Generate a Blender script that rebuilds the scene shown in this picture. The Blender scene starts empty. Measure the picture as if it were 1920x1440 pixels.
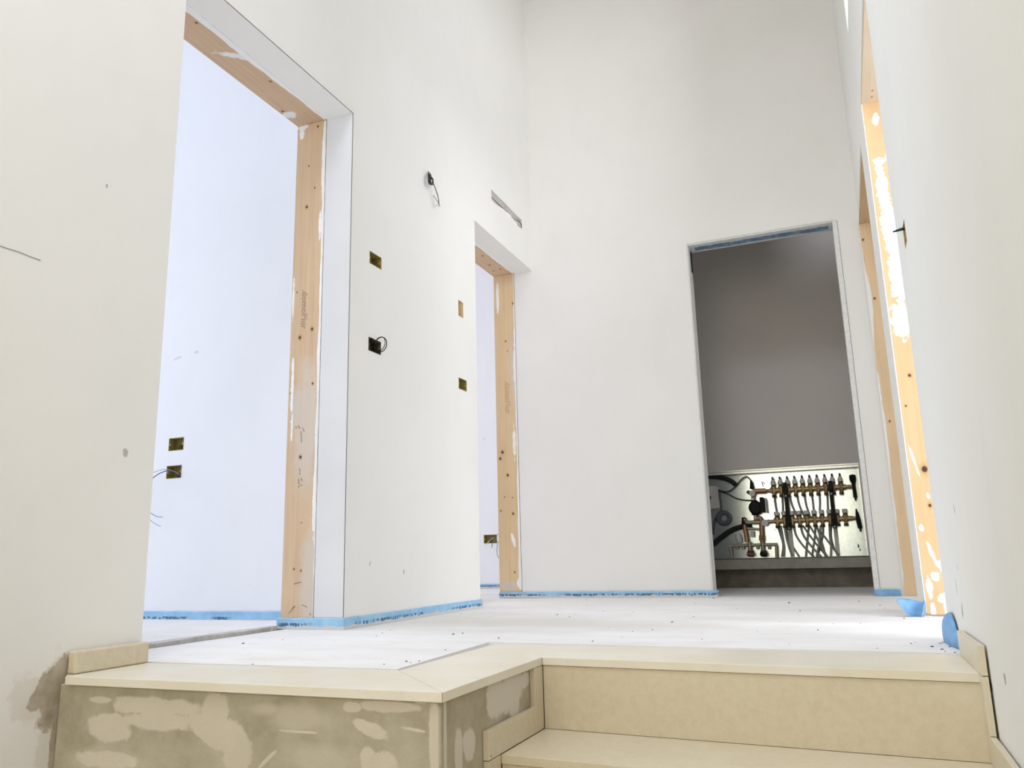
import bpy, bmesh, math, random
from mathutils import Vector, Matrix

random.seed(7)
C = bpy.context.scene.collection
S = bpy.context.scene

# ---------------------------------------------------------------- camera
EYE = Vector((0, 0, 0.25))
R = ((0.92508528, -0.10188388, -0.36583725),
     (0.37898471, 0.18617850, 0.90648119),
     (-0.02424479, -0.97721914, 0.21084342))
FPX = 1504.48
cam = bpy.data.cameras.new('camera')
cam.sensor_width = 36
cam.lens = FPX / 1920 * 36
cam.clip_start = 0.01
co = bpy.data.objects.new('camera', cam)
C.objects.link(co)
m = Matrix.Identity(4)
for r in range(3):
    m[r][0] = R[r][0]
    m[r][1] = -R[r][1]
    m[r][2] = -R[r][2]
    m[r][3] = EYE[r]
co.matrix_world = m
S.camera = co

# ---------------------------------------------------------------- colour management, sky, daylight
S.view_settings.view_transform = 'Standard'
S.view_settings.look = 'None'
S.view_settings.exposure = 0.20
S.view_settings.gamma = 1
S.view_settings.use_curve_mapping = False
S.cycles.max_bounces = 10
S.cycles.diffuse_bounces = 8
S.cycles.use_adaptive_sampling = True
S.cycles.adaptive_threshold = 0.05
S.cycles.sample_clamp_indirect = 6

W = bpy.data.worlds.new('sky')
S.world = W
W.use_nodes = True
bg = W.node_tree.nodes['Background']
bg.inputs[0].default_value = (0.86, 0.93, 1.0, 1)
bg.inputs[1].default_value = 0.3


def area(name, loc, target, sx, sy, power, col=(1, 1, 1)):
    l = bpy.data.lights.new(name, 'AREA')
    l.shape = 'RECTANGLE'
    l.size, l.size_y = sx, sy
    l.energy = power
    l.color = col
    o = bpy.data.objects.new(name, l)
    C.objects.link(o)
    o.location = loc
    d = Vector(target) - Vector(loc)
    o.rotation_euler = d.to_track_quat('-Z', 'Y').to_euler()
    return o


# daylight from the windows of the rooms round the hall, plus added fill lamps
area('daylight_stairwell_window', (-0.75, -2.95, 1.3), (-0.75, 3, 0.75), 1.6, 2.2, 29, (1.0, 0.88, 0.63))
area('fill_stair_ceiling', (-0.75, 0, 4.3), (-0.75, 0.01, 0), 1.2, 1.6, 66, (0.81, 0.86, 1.0))  # added fill lamp under the closed ceiling, no rooflight there
area('daylight_left_room_window', (-5.9, 1.75, 1.5), (-1.8, 2.2, 1.1), 2.0, 2.0, 68, (0.75, 0.82, 0.97))
area('fill_left_room', (-5.9, 0.0, 1.6), (-2.4, 2.6, 1.4), 1.6, 1.8, 20, (0.96, 0.98, 1.0))  # added fill for the left room, not a known window
area('daylight_far_left_room_window', (-5.9, 4.7, 1.5), (-2.4, 4.7, 1.2), 1.8, 2.0, 56, (0.91, 0.92, 1.0))
area('daylight_right_room_window', (3.4, 1.9, 1.6), (0.3, 3.0, 0.5), 1.6, 1.6, 78, (0.86, 0.90, 1.0))
area('fill_right_room', (3.4, 0.3, 1.6), (0.3, 3.1, 0.8), 1.2, 1.5, 20, (0.75, 0.83, 1.0))  # extra unseen fill lamp that balances the right room
area('daylight_far_right_room_window', (3.6, 4.4, 1.5), (0.3, 4.4, 1.0), 0.7, 1.2, 24, (1, 1.0, 0.95))
area('daylight_clerestory', (1.9, 2.2, 3.3), (-1.77, 4.35, 3.4), 1.1, 1.1, 60, (0.90, 0.92, 1.0))

# ---------------------------------------------------------------- helpers


def ray(px, py):
    x, y = px - 960, py - 720
    return Vector([R[i][0] * x + R[i][1] * y + R[i][2] * FPX for i in range(3)])


def at(px, py, ax, val):
    """the point on the plane axis=val that stands at this place of the view"""
    d = ray(px, py)
    return EYE + d * ((val - EYE[ax]) / d[ax])


class MB:
    def __init__(s):
        s.v, s.f = [], []

    def add(s, vs, fs):
        b = len(s.v)
        s.v += [tuple(x) for x in vs]
        s.f += [tuple(b + i for i in f) for f in fs]
        return s

    def box(s, x0, x1, y0, y1, z0, z1):
        vs = [(x, y, z) for z in (z0, z1) for y in (y0, y1) for x in (x0, x1)]
        return s.add(vs, [(0, 2, 3, 1), (4, 5, 7, 6), (0, 1, 5, 4), (2, 6, 7, 3), (0, 4, 6, 2), (1, 3, 7, 5)])

    def prism(s, pts, off):
        """polygon pts (3D) extruded by vector off"""
        n = len(pts)
        off = Vector(off)
        vs = [Vector(p) for p in pts] + [Vector(p) + off for p in pts]
        fs = [tuple(range(n - 1, -1, -1)), tuple(range(n, 2 * n))]
        fs += [(i, (i + 1) % n, n + (i + 1) % n, n + i) for i in range(n)]
        return s.add(vs, fs)

    def tube(s, pts, r, n=8, cap=True):
        pts = [Vector(p) for p in pts]
        rs = r if isinstance(r, (list, tuple)) else [r] * len(pts)
        vs, up = [], None
        for i, p in enumerate(pts):
            t = (pts[min(i + 1, len(pts) - 1)] - pts[max(i - 1, 0)]).normalized()
            if up is None:
                up = t.orthogonal().normalized()
            else:
                up = (up - t * up.dot(t))
                up = up.normalized() if up.length > 1e-5 else t.orthogonal().normalized()
            w = t.cross(up)
            for k in range(n):
                a = 2 * math.pi * k / n
                vs.append(p + (up * math.cos(a) + w * math.sin(a)) * rs[i])
        fs = []
        for i in range(len(pts) - 1):
            for k in range(n):
                a, b = i * n + k, i * n + (k + 1) % n
                fs.append((a, b, b + n, a + n))
        if cap:
            fs.append(tuple(range(n - 1, -1, -1)))
            fs.append(tuple(range((len(pts) - 1) * n, len(pts) * n)))
        return s.add(vs, fs)

    def ring(s, c, axis, r, t, n=24, k=8):
        c, axis = Vector(c), Vector(axis).normalized()
        u = axis.orthogonal().normalized()
        w = axis.cross(u)
        vs, fs = [], []
        for i in range(n):
            a = 2 * math.pi * i / n
            d = u * math.cos(a) + w * math.sin(a)
            for j in range(k):
                b = 2 * math.pi * j / k
                vs.append(c + d * (r + t * math.cos(b)) + axis * t * math.sin(b))
        for i in range(n):
            for j in range(k):
                fs.append((i * k + j, ((i + 1) % n) * k + j, ((i + 1) % n) * k + (j + 1) % k, i * k + (j + 1) % k))
        return s.add(vs, fs)


def build(name, mb, mat, parent=None, bevel=0, smooth=False, **props):
    loc = Vector(parent['org']) if parent is not None and 'org' in parent else Vector((0, 0, 0))
    me = bpy.data.meshes.new(name)
    me.from_pydata([tuple(Vector(v) - loc) for v in mb.v], [], mb.f)
    bm = bmesh.new()
    bm.from_mesh(me)
    bmesh.ops.remove_doubles(bm, verts=bm.verts, dist=1e-6)
    bmesh.ops.recalc_face_normals(bm, faces=bm.faces)
    bm.to_mesh(me)
    bm.free()
    me.materials.append(mat)
    if smooth:
        for p in me.polygons:
            p.use_smooth = True
    o = bpy.data.objects.new(name, me)
    C.objects.link(o)
    if parent is not None:
        o.parent = parent
        o['org'] = list(loc)
    if bevel:
        b = o.modifiers.new('bevel', 'BEVEL')
        b.width = bevel
        b.segments = 2
        b.limit_method = 'ANGLE'
    for k, v in props.items():
        o[k] = v
    return o


def thing(name, loc, **props):
    o = bpy.data.objects.new(name, None)
    C.objects.link(o)
    o.location = loc
    o.empty_display_size = 0.05
    o['org'] = list(loc)
    for k, v in props.items():
        o[k] = v
    return o


def smoothpts(pts, n=8):
    pts = [Vector(p) for p in pts]
    if len(pts) < 3:
        return pts
    P = [pts[0] * 2 - pts[1]] + pts + [pts[-1] * 2 - pts[-2]]
    out = []
    for i in range(1, len(P) - 2):
        for k in range(n):
            t = k / n
            a, b, c, d = P[i - 1:i + 3]
            out.append(0.5 * ((2 * b) + (c - a) * t + (2 * a - 5 * b + 4 * c - d) * t * t + (3 * b - a - 3 * c + d) * t ** 3))
    out.append(pts[-1])
    return out


# ---------------------------------------------------------------- materials
class NT:
    def __init__(s, name, rough=0.8, metal=0.0, spec=0.3):
        s.m = bpy.data.materials.new(name)
        s.m.use_nodes = True
        s.t = s.m.node_tree
        s.b = s.t.nodes['Principled BSDF']
        s.b.inputs['Roughness'].default_value = rough
        s.b.inputs['Metallic'].default_value = metal
        s.b.inputs['Specular IOR Level'].default_value = spec
        s._pos = None

    def n(s, kind, **k):
        nd = s.t.nodes.new(kind)
        for a, b in k.items():
            setattr(nd, a, b)
        return nd

    def link(s, a, b):
        s.t.links.new(a, b)

    def pos(s):
        if s._pos is None:
            s._pos = s.n('ShaderNodeNewGeometry').outputs['Position']
        return s._pos

    def noise(s, scale, detail=4, rough=0.55, stretch=None, off=(0, 0, 0)):
        mp = s.n('ShaderNodeMapping')
        mp.inputs['Scale'].default_value = stretch or (1, 1, 1)
        mp.inputs['Location'].default_value = off
        s.link(s.pos(), mp.inputs[0])
        nd = s.n('ShaderNodeTexNoise')
        nd.inputs['Scale'].default_value = scale
        nd.inputs['Detail'].default_value = detail
        nd.inputs['Roughness'].default_value = rough
        s.link(mp.outputs[0], nd.inputs['Vector'])
        return nd.outputs['Fac']

    def val(s, x, sock):
        if isinstance(x, (int, float)):
            sock.default_value = x
        elif isinstance(x, tuple):
            sock.default_value = x if len(x) == 4 else (*x, 1)
        else:
            s.link(x, sock)

    def math(s, op, a, b=0.0, clamp=False):
        nd = s.n('ShaderNodeMath', operation=op)
        nd.use_clamp = clamp
        s.val(a, nd.inputs[0])
        s.val(b, nd.inputs[1])
        return nd.outputs[0]

    def step(s, x, a, b):
        nd = s.n('ShaderNodeMapRange')
        nd.clamp = True
        s.val(x, nd.inputs[0])
        nd.inputs[1].default_value = a
        nd.inputs[2].default_value = b
        return nd.outputs[0]

    def mix(s, f, a, b):
        nd = s.n('ShaderNodeMix', data_type='RGBA')
        s.val(f, nd.inputs[0])
        s.val(a, nd.inputs[6])
        s.val(b, nd.inputs[7])
        return nd.outputs[2]

    def xyz(s):
        nd = s.n('ShaderNodeSeparateXYZ')
        s.link(s.pos(), nd.inputs[0])
        return nd.outputs

    def blobs(s, axes, lst, amt=0.35, scale=12, soft=0.08):
        """mask: 1 inside any ellipse (u, v, ru, rv, angle), its rim broken up by noise"""
        o = s.xyz()
        u, v = o[axes[0]], o[axes[1]]
        best = None
        for (cu, cv, ru, rv, *an) in lst:
            an = an[0] if an else 0
            ca, sa = math.cos(an), math.sin(an)
            du, dv = s.math('SUBTRACT', u, cu), s.math('SUBTRACT', v, cv)
            a = s.math('ADD', s.math('MULTIPLY', du, ca / ru), s.math('MULTIPLY', dv, sa / ru))
            b = s.math('ADD', s.math('MULTIPLY', du, -sa / rv), s.math('MULTIPLY', dv, ca / rv))
            d = s.math('SQRT', s.math('ADD', s.math('MULTIPLY', a, a), s.math('MULTIPLY', b, b)))
            best = d if best is None else s.math('MINIMUM', best, d)
        if amt:
            nz = s.noise(scale, 5, 0.65)
            best = s.math('ADD', best, s.math('MULTIPLY', s.math('SUBTRACT', nz, 0.5), 4.5 * amt))
            n2 = s.noise(scale * 5, 3, 0.7)
            best = s.math('ADD', best, s.math('MULTIPLY', s.math('SUBTRACT', n2, 0.5), 1.2 * amt))
        return s.step(best, 1 + soft, 1 - soft)

    def bump(s, h, strength=0.2, dist=0.004):
        nd = s.n('ShaderNodeBump')
        nd.inputs['Strength'].default_value = strength
        nd.inputs['Distance'].default_value = dist
        s.link(h, nd.inputs['Height'])
        s.link(nd.outputs[0], s.b.inputs['Normal'])

    def col(s, c):
        s.val(c, s.b.inputs['Base Color'])
        return s


def plain(name, c, rough=0.5, metal=0.0, spec=0.4):
    t = NT(name, rough, metal, spec)
    nz = t.noise(60, 3)
    d = tuple(x * 0.86 for x in c)
    t.col(t.mix(t.step(nz, 0.35, 0.7), c, d))
    return t.m


def plaster(name, a, b, marks=(), cement=None):
    t = NT(name, 0.85, spec=0.2)
    n1 = t.noise(1.7, 3, 0.5)
    c = t.mix(t.step(n1, 0.35, 0.68), a, b)
    n3 = t.noise(5.5, 4, 0.6, stretch=(1, 1, 0.6))
    c = t.mix(t.math('MULTIPLY', t.step(n3, 0.52, 0.75), 0.35), c, tuple(x * 0.93 for x in a))
    sp = t.noise(34, 2, 0.5)
    c = t.mix(t.math('MULTIPLY', t.step(sp, 0.80, 0.84), 0.3), c, (0.42, 0.4, 0.37))
    for ax, lst, k in marks:
        c = t.mix(t.math('MULTIPLY', t.blobs(ax, lst, 0.5, 60), k), c, (0.22, 0.21, 0.2))
    if cement:
        f = t.blobs((1, 2), cement[0], 0.3, 22, 0.1)
        f2 = t.blobs((1, 2), cement[1], 0.45, 30, 0.15)
        cc = t.mix(t.step(t.noise(25, 5), 0.35, 0.65), (0.33, 0.275, 0.20), (0.48, 0.42, 0.335))
        c = t.mix(t.math('MULTIPLY', f2, 0.55), c, (0.66, 0.61, 0.54))
        c = t.mix(f, c, cc)
    t.col(c)
    t.bump(t.noise(9, 6, 0.6), 0.12, 0.01)
    return t.m


def wood(name, a, b, axis, knots=(), kaxes=(0, 2), smear=None, smear_col=(0.85, 0.84, 0.82), grey=None):
    t = NT(name, 0.7, spec=0.2)
    st = [34, 34, 34]
    st[axis] = 1.4
    g = t.noise(1.6, 6, 0.6, stretch=tuple(st))
    c = t.mix(t.step(g, 0.3, 0.72), a, b)
    n2 = t.noise(3.0, 3, 0.5)
    c = t.mix(t.math('MULTIPLY', t.step(n2, 0.45, 0.75), 0.5), c, tuple(min(1, x * 1.1) for x in a))
    if grey:
        c = t.mix(t.math('MULTIPLY', t.blobs(kaxes, grey, 0.35, 10, 0.3), 0.7), c, (0.62, 0.57, 0.51))
    if knots:
        halo = t.blobs(kaxes, [(k[0], k[1], k[2] * 1.9, k[2] * 2.3) for k in knots], 0.05, 40, 0.45)
        c = t.mix(t.math('MULTIPLY', halo, 0.5), c, (0.45, 0.24, 0.1))
        core = t.blobs(kaxes, [(k[0], k[1], k[2], k[2] * 1.15) for k in knots], 0.06, 60, 0.25)
        c = t.mix(core, c, (0.1, 0.045, 0.02))
    if smear:
        f = t.blobs(kaxes, smear, 0.45, 26, 0.1)
        c = t.mix(f, c, smear_col)
    t.col(c)
    t.bump(g, 0.15, 0.002)
    return t.m


M = {}
WHT = (0.80, 0.79, 0.765)
WHT2 = (0.765, 0.76, 0.73)
lw = [at(40, 474, 0, -1.774)]
M['wall'] = plaster('hall_plaster', WHT, WHT2)
# torn plaster beside the landing, on the left wall (y, z)
M['wall_left'] = plaster('left_hall_plaster', (0.80, 0.785, 0.75), (0.775, 0.765, 0.73),
                         marks=[((1, 2), [(2.45, 0.62, .012, .006), (1.6, 0.55, .008, .012), (3.1, 0.2, .006, .012),
                                          (1.47, 1.27, .004, .006), (2.83, 0.24, .004, .012, -.4)], .6)],
                         cement=([(1.455, -0.035, 0.035, 0.085, -0.3), (1.468, -0.16, 0.018, 0.15), (1.43, -0.02, 0.030, 0.04, -0.5), (1.405, -0.045, 0.02, 0.03, -0.6)],
                                 [(1.39, -0.04, 0.055, 0.05, -0.5), (1.45, -0.2, 0.035, 0.2)]))
M['wall_back'] = plaster('end_wall_plaster', (0.79, 0.775, 0.755), (0.765, 0.76, 0.725))
M['wall_right'] = plaster('right_hall_plaster', (0.79, 0.785, 0.75), (0.765, 0.765, 0.73),
                          marks=[((1, 2), [(2.28, 0.155, .004, .022), (2.22, 0.10, .01, .02, .6), (2.1, 0.33, .006, .012),
                                           (1.9, -0.02, .02, .012), (2.2, 0.2, .003, .006), (1.7, 0.02, .01, .01)], .7)])
M['room'] = plaster('side_room_plaster', (0.80, 0.80, 0.81), (0.78, 0.785, 0.80),
                    marks=[((0, 2), [(-2.95, 1.245, .028, .006, .2), (-2.83, 1.262, .014, .007)], .25)])
M['reveal'] = plaster('plasterboard_reveal', (0.78, 0.785, 0.79), (0.76, 0.765, 0.77))
M['ceiling'] = plaster('ceiling_paint', (0.8, 0.79, 0.77), (0.77, 0.76, 0.74))
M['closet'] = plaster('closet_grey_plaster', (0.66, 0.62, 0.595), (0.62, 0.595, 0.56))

# screed
t = NT('dusty_screed', 0.9, spec=0.15)
c = t.mix(t.step(t.noise(1.3, 5, 0.6, stretch=(0.8, 1.2, 1)), 0.38, 0.66), (0.74, 0.725, 0.70), (0.84, 0.835, 0.825))
c = t.mix(t.math('MULTIPLY', t.step(t.noise(6, 6, 0.7, stretch=(0.6, 1.4, 1)), 0.5, 0.72), 0.35), c, (0.60, 0.58, 0.54))
c = t.mix(t.math('MULTIPLY', t.step(t.noise(45, 3, 0.6, stretch=(0.5, 1.5, 1)), 0.66, 0.72), 0.5), c, (0.4, 0.385, 0.36))
c = t.mix(t.math('MULTIPLY', t.blobs((0, 1), [(-0.95, 3.0, 0.75, 0.2, -0.15), (-0.2, 3.25, 0.5, 0.12, -0.1)], 0.35, 4, 0.35), 0.5), c, (0.66, 0.63, 0.57))
t.col(c)
t.bump(t.noise(30, 6, 0.7), 0.3, 0.004)
M['screed'] = t.m

# stone
t = NT('cream_stone', 0.32, spec=0.45)
c = t.mix(t.step(t.noise(55, 5, 0.7), 0.4, 0.66), (0.635, 0.565, 0.42), (0.59, 0.515, 0.365))
c = t.mix(t.math('MULTIPLY', t.step(t.noise(3, 4), 0.5, 0.7), 0.4), c, (0.72, 0.67, 0.53))
c = t.mix(t.step(t.noise(26, 1, 0.3), 0.83, 0.845), c, (0.2, 0.15, 0.1))
t.col(c)
M['stone'] = t.m
# the polished upper faces carry site dust
t = NT('dusty_stone', 0.38, spec=0.4)
c = t.mix(t.step(t.noise(4, 5, 0.6), 0.38, 0.66), (0.76, 0.72, 0.61), (0.72, 0.665, 0.52))
c = t.mix(t.math('MULTIPLY', t.step(t.noise(14, 5, 0.7, stretch=(0.5, 2, 1)), 0.55, 0.7), 0.3), c, (0.58, 0.54, 0.46))
t.col(c)
M['stone_top'] = t.m

# cement render of the landing block
t = NT('patchy_cement', 0.9, spec=0.15)
c = t.mix(t.step(t.noise(9, 6, 0.6), 0.35, 0.65), (0.36, 0.315, 0.225), (0.46, 0.415, 0.315))
c = t.mix(t.math('MULTIPLY', t.step(t.noise(60, 4, 0.7), 0.5, 0.7), 0.35), c, (0.45, 0.43, 0.34))


def fp(x, y):
    p = at(x, y, 1, 1.462)
    return p.x, p.z


def ell(x, y, rx, ry, a=0):
    k = 1.55 / 1504
    px, pz = fp(x, y)
    return (px, pz, rx * k, ry * k, a)


pale = [ell(290, 1325, 125, 20), ell(405, 1335, 38, 40), ell(205, 1364, 64, 28), ell(300, 1352, 100, 22), ell(440, 1392, 62, 34, -0.95), ell(385, 1368, 60, 22, -0.5),
        ell(190, 1312, 36, 8), ell(440, 1425, 30, 18), ell(690, 1366, 42, 13, -0.3), ell(730, 1325, 60, 11), ell(815, 1380, 12, 75),
        ell(720, 1432, 30, 20), ell(660, 1326, 20, 10), ell(200, 1425, 90, 18), ell(560, 1372, 45, 2.5), ell(500, 1425, 30, 4, .7), ell(790, 1310, 30, 8), ell(690, 1425, 18, 22), ell(775, 1368, 30, 3, -.1)]
yy = t.xyz()[1]
front = t.step(yy, 1.475, 1.47)
f = t.math('MULTIPLY', t.blobs((0, 2), pale, 0.30, 16, 0.11), front)
mid = [ell(200, 1436, 110, 30), ell(560, 1345, 70, 24), ell(600, 1425, 90, 26), ell(500, 1330, 40, 12)]
c = t.mix(t.math('MULTIPLY', t.math('MULTIPLY', t.blobs((0, 2), mid, 0.3, 12, 0.4), front), 0.55), c, (0.57, 0.515, 0.41))
c = t.mix(f, c, t.mix(t.step(t.noise(5, 4), 0.35, 0.65), (0.60, 0.545, 0.44), (0.55, 0.495, 0.39)))


def ells(x, y, ry_, rz_, a=0):
    p = at(x, y, 0, -0.759)
    return (p.y, p.z, ry_, rz_, a)


side = [ells(930, 1305, .05, .05), ells(960, 1290, .07, .05), ells(965, 1320, .035, .04), ells(880, 1395, .03, .03), ells(985, 1275, .03, .02), ells(860, 1420, .018, .05), ells(835, 1420, .006, .2)]
f = t.math('MULTIPLY', t.blobs((1, 2), side, 0.3, 16, 0.1), t.step(yy, 1.47, 1.475))
c = t.mix(f, c, (0.60, 0.56, 0.48))
t.col(c)
t.bump(t.noise(22, 6, 0.7), 0.5, 0.004)
M['cement'] = t.m

t = NT('rough_mortar', 0.95, spec=0.1)
t.col(t.mix(t.step(t.noise(40, 5), 0.35, 0.65), (0.50, 0.485, 0.45), (0.62, 0.60, 0.56)))
t.bump(t.noise(70, 5), 0.5, 0.004)
M['mortar'] = t.m
t = NT('shaded_brown_concrete', 0.9, spec=0.15)  # brown concrete, with the shade of the recess put into its colour
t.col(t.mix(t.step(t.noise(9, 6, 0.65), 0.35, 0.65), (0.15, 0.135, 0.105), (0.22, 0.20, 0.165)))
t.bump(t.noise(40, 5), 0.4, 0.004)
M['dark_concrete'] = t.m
t = NT('grey_plinth_concrete', 0.9, spec=0.15)
c = t.mix(t.step(t.noise(7, 6, 0.65), 0.35, 0.65), (0.40, 0.385, 0.33), (0.30, 0.285, 0.24))
t.col(c)
t.bump(t.noise(30, 5), 0.4, 0.006)
M['plinth'] = t.m

# blue foam strip with a printed band and cement crust on its foot
t = NT('blue_foam', 0.6, spec=0.25)
o = t.xyz()
c = t.mix(t.step(t.noise(18, 4), 0.35, 0.7), (0.25, 0.45, 0.66), (0.35, 0.57, 0.77))
pr = t.math('MULTIPLY', t.step(t.noise(60, 2, 0.5, stretch=(1.5, 1.5, 0.6)), 0.44, 0.5),
            t.math('MULTIPLY', t.step(o[2], 0.009, 0.011), t.step(o[2], 0.0245, 0.0225)))
gate = t.step(t.noise(2.7, 1, 0.4, off=(3, 1, 0)), 0.42, 0.45)
c = t.mix(t.math('MULTIPLY', t.math('MULTIPLY', pr, gate), 0.9), c, (0.05, 0.12, 0.22))
crust = t.step(t.math('SUBTRACT', t.math('MULTIPLY', t.noise(26, 5, 0.65), 0.030), o[2]), 0.001, 0.0035)
c = t.mix(crust, c, (0.58, 0.57, 0.55))
t.col(c)
M['foam'] = t.m
t = NT('loose_blue_foam', 0.6, spec=0.25)
t.col(t.mix(t.step(t.noise(25, 4), 0.35, 0.7), (0.16, 0.34, 0.58), (0.26, 0.48, 0.73)))
M['foam_loose'] = t.m
t = NT('blue_film', 0.45, spec=0.35)
t.col(t.mix(t.step(t.noise(16, 6, 0.7), 0.48, 0.62), (0.10, 0.20, 0.36), (0.34, 0.40, 0.48)))
M['film'] = t.m

M['metal_bead'] = plain('galvanised_bead', (0.62, 0.62, 0.60), 0.45, 0.6)
M['white_bead'] = plain('plastered_bead', (0.76, 0.755, 0.74), 0.7)
M['bead_rough'] = plain('smeared_bead', (0.70, 0.71, 0.70), 0.6, 0.1)
M['seam'] = plain('dark_seam', (0.16, 0.155, 0.15), 0.8)
M['box_yellow'] = plain('mustard_box_plastic', (0.30, 0.24, 0.065), 0.6)
M['box_dark'] = plain('dark_box_plastic', (0.09, 0.075, 0.035), 0.7)
M['box_tan'] = plain('tan_box_plastic', (0.50, 0.36, 0.16), 0.6)
M['cable_black'] = plain('black_cable', (0.015, 0.015, 0.016), 0.5)
M['cable_grey'] = plain('grey_cable', (0.32, 0.32, 0.33), 0.5)
M['cable_blue'] = plain('blue_cable', (0.06, 0.10, 0.30), 0.5)
M['cable_teal'] = plain('teal_cable', (0.05, 0.22, 0.26), 0.5)
M['cable_pink'] = plain('pale_pink_cable', (0.72, 0.5, 0.42), 0.5)
M['slot_plastic'] = plain('translucent_grey_plastic', (0.80, 0.77, 0.75), 0.5)
M['slot_dark'] = plain('slot_dark', (0.14, 0.09, 0.08), 0.7)
M['panel'] = plain('galvanised_panel', (0.63, 0.71, 0.735), 0.2, 0.92)
M['panel_frame'] = plain('bright_cabinet_frame', (0.85, 0.87, 0.85), 0.3, 0.7)
M['brass'] = plain('dull_brass', (0.42, 0.30, 0.15), 0.38, 0.55)
M['brass_dark'] = plain('dark_brass', (0.12, 0.075, 0.04), 0.45, 0.5)  # darker brass tone, deepened for contrast
M['copper'] = plain('reddish_brass', (0.44, 0.24, 0.15), 0.4, 0.55)
M['nickel'] = plain('nickel_pipe', (0.36, 0.34, 0.26), 0.4, 0.5)
M['cap'] = plain('clear_white_cap', (0.66, 0.65, 0.60), 0.4)
M['black'] = plain('black_plastic', (0.012, 0.012, 0.013), 0.6, 0, 0.2)
M['pipe'] = plain('grey_heating_pipe', (0.34, 0.36, 0.33), 0.45)
M['ctrl'] = plain('light_grey_case', (0.66, 0.66, 0.62), 0.5)
M['red'] = plain('dull_red_knob', (0.22, 0.05, 0.04), 0.5)
M['tape'] = plain('blue_grey_tape', (0.10, 0.13, 0.17), 0.45)
M['insul'] = plain('black_insulation', (0.02, 0.02, 0.02), 0.8)
M['grit'] = plain('dark_grit', (0.13, 0.12, 0.11), 0.9)
M['ink'] = plain('brown_stamp_ink', (0.20, 0.14, 0.10), 0.8)
M['smear'] = plaster('white_smear', (0.84, 0.835, 0.82), (0.80, 0.79, 0.77))
M['smear_grey'] = plaster('grey_smear', (0.70, 0.69, 0.66), (0.64, 0.63, 0.60))

# ---------------------------------------------------------------- the walls
XL, YB = -1.774, 4.806


def xr(y):
    return 0.2195 + 0.0074 * y


def wall(name, P, u0, u1, w0, w1, th, holes, mat, parent=None, **props):
    """holes: (u0, u1, w0, w1, depth or None); niches are closed at their back"""
    us = sorted({u0, u1} | {h[i] for h in holes for i in (0, 1) if u0 < h[i] < u1})
    ws = sorted({w0, w1} | {h[i] for h in holes for i in (2, 3) if w0 < h[i] < w1})
    mb = MB()

    def q(*p):
        mb.add([P(*x) for x in p], [(0, 1, 2, 3)])
    for i in range(len(us) - 1):
        for j in range(len(ws) - 1):
            cu, cw = (us[i] + us[i + 1]) / 2, (ws[j] + ws[j + 1]) / 2
            hit = [h for h in holes if h[0] < cu < h[1] and h[2] < cw < h[3]]
            a, b, c_, d = us[i], us[i + 1], ws[j], ws[j + 1]
            if not hit:
                q((a, c_, 0), (b, c_, 0), (b, d, 0), (a, d, 0))
            if not hit or hit[0][4]:
                q((a, c_, th), (b, c_, th), (b, d, th), (a, d, th))
    for h in holes:
        a, b, c_, d = max(h[0], u0), min(h[1], u1), max(h[2], w0), min(h[3], w1)
        e = h[4] or th
        if h[0] > u0:
            q((a, c_, 0), (a, d, 0), (a, d, e), (a, c_, e))
        if h[1] < u1:
            q((b, c_, 0), (b, d, 0), (b, d, e), (b, c_, e))
        if h[2] > w0:
            q((a, c_, 0), (b, c_, 0), (b, c_, e), (a, c_, e))
        if h[3] < w1:
            q((a, d, 0), (b, d, 0), (b, d, e), (a, d, e))
        if h[4]:
            q((a, c_, e), (b, c_, e), (b, d, e), (a, d, e))
    for u in (u0, u1):
        solid = [j for j in range(len(ws) - 1) if not any(h[0] <= u <= h[1] and h[2] < (ws[j] + ws[j + 1]) / 2 < h[3] for h in holes)]
        for j in solid:
            q((u, ws[j], 0), (u, ws[j + 1], 0), (u, ws[j + 1], th), (u, ws[j], th))
    for w in (w0, w1):
        for i in range(len(us) - 1):
            if not any(h[2] <= w <= h[3] and h[0] < (us[i] + us[i + 1]) / 2 < h[1] for h in holes):
                q((us[i], w, 0), (us[i + 1], w, 0), (us[i + 1], w, th), (us[i], w, th))
    return build(name, mb, mat, parent, kind='structure', **props)


PL = lambda u, w, d: (XL - d, u, w)
PR = lambda u, w, d: (xr(u) + d, u, w)
PB = lambda u, w, d: (u, YB + d, w)
HD = 2.130   # head of the left doors
ZC = 4.36
A0, A1, D0 = 1.70, 2.649, 3.887

niches = [(2.795, 2.892, 1.500, 1.556, .05), (2.796, 2.895, 1.113, 1.172, .05), (3.665, 3.722, 1.503, 1.590, .05),
          (3.659, 3.754, 1.108, 1.168, .05), (4.135, 4.645, 2.356, 2.432, .06), (3.325, 3.36, 2.145, 2.175, .05)]
wall('wall_left', PL, -3.1, YB, -1.5, ZC, .131,
     [(A0, A1, -.1, HD, None), (D0, YB + 1, -.1, HD, None)] + niches, M['wall_left'],
     label='cream white plaster wall with two door openings and open wall boxes')
wall('wall_left_inner_leaf', PL, -3.1, YB + .15, -1.5, ZC, .286 - .134,
     [(A0 - .045, A1 + .045, -.1, HD + .045, None), (D0 - .045, YB + .045, -.1, HD + .045, None)], M['room'])
bpy.data.objects['wall_left_inner_leaf'].location.x = -.134
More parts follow.
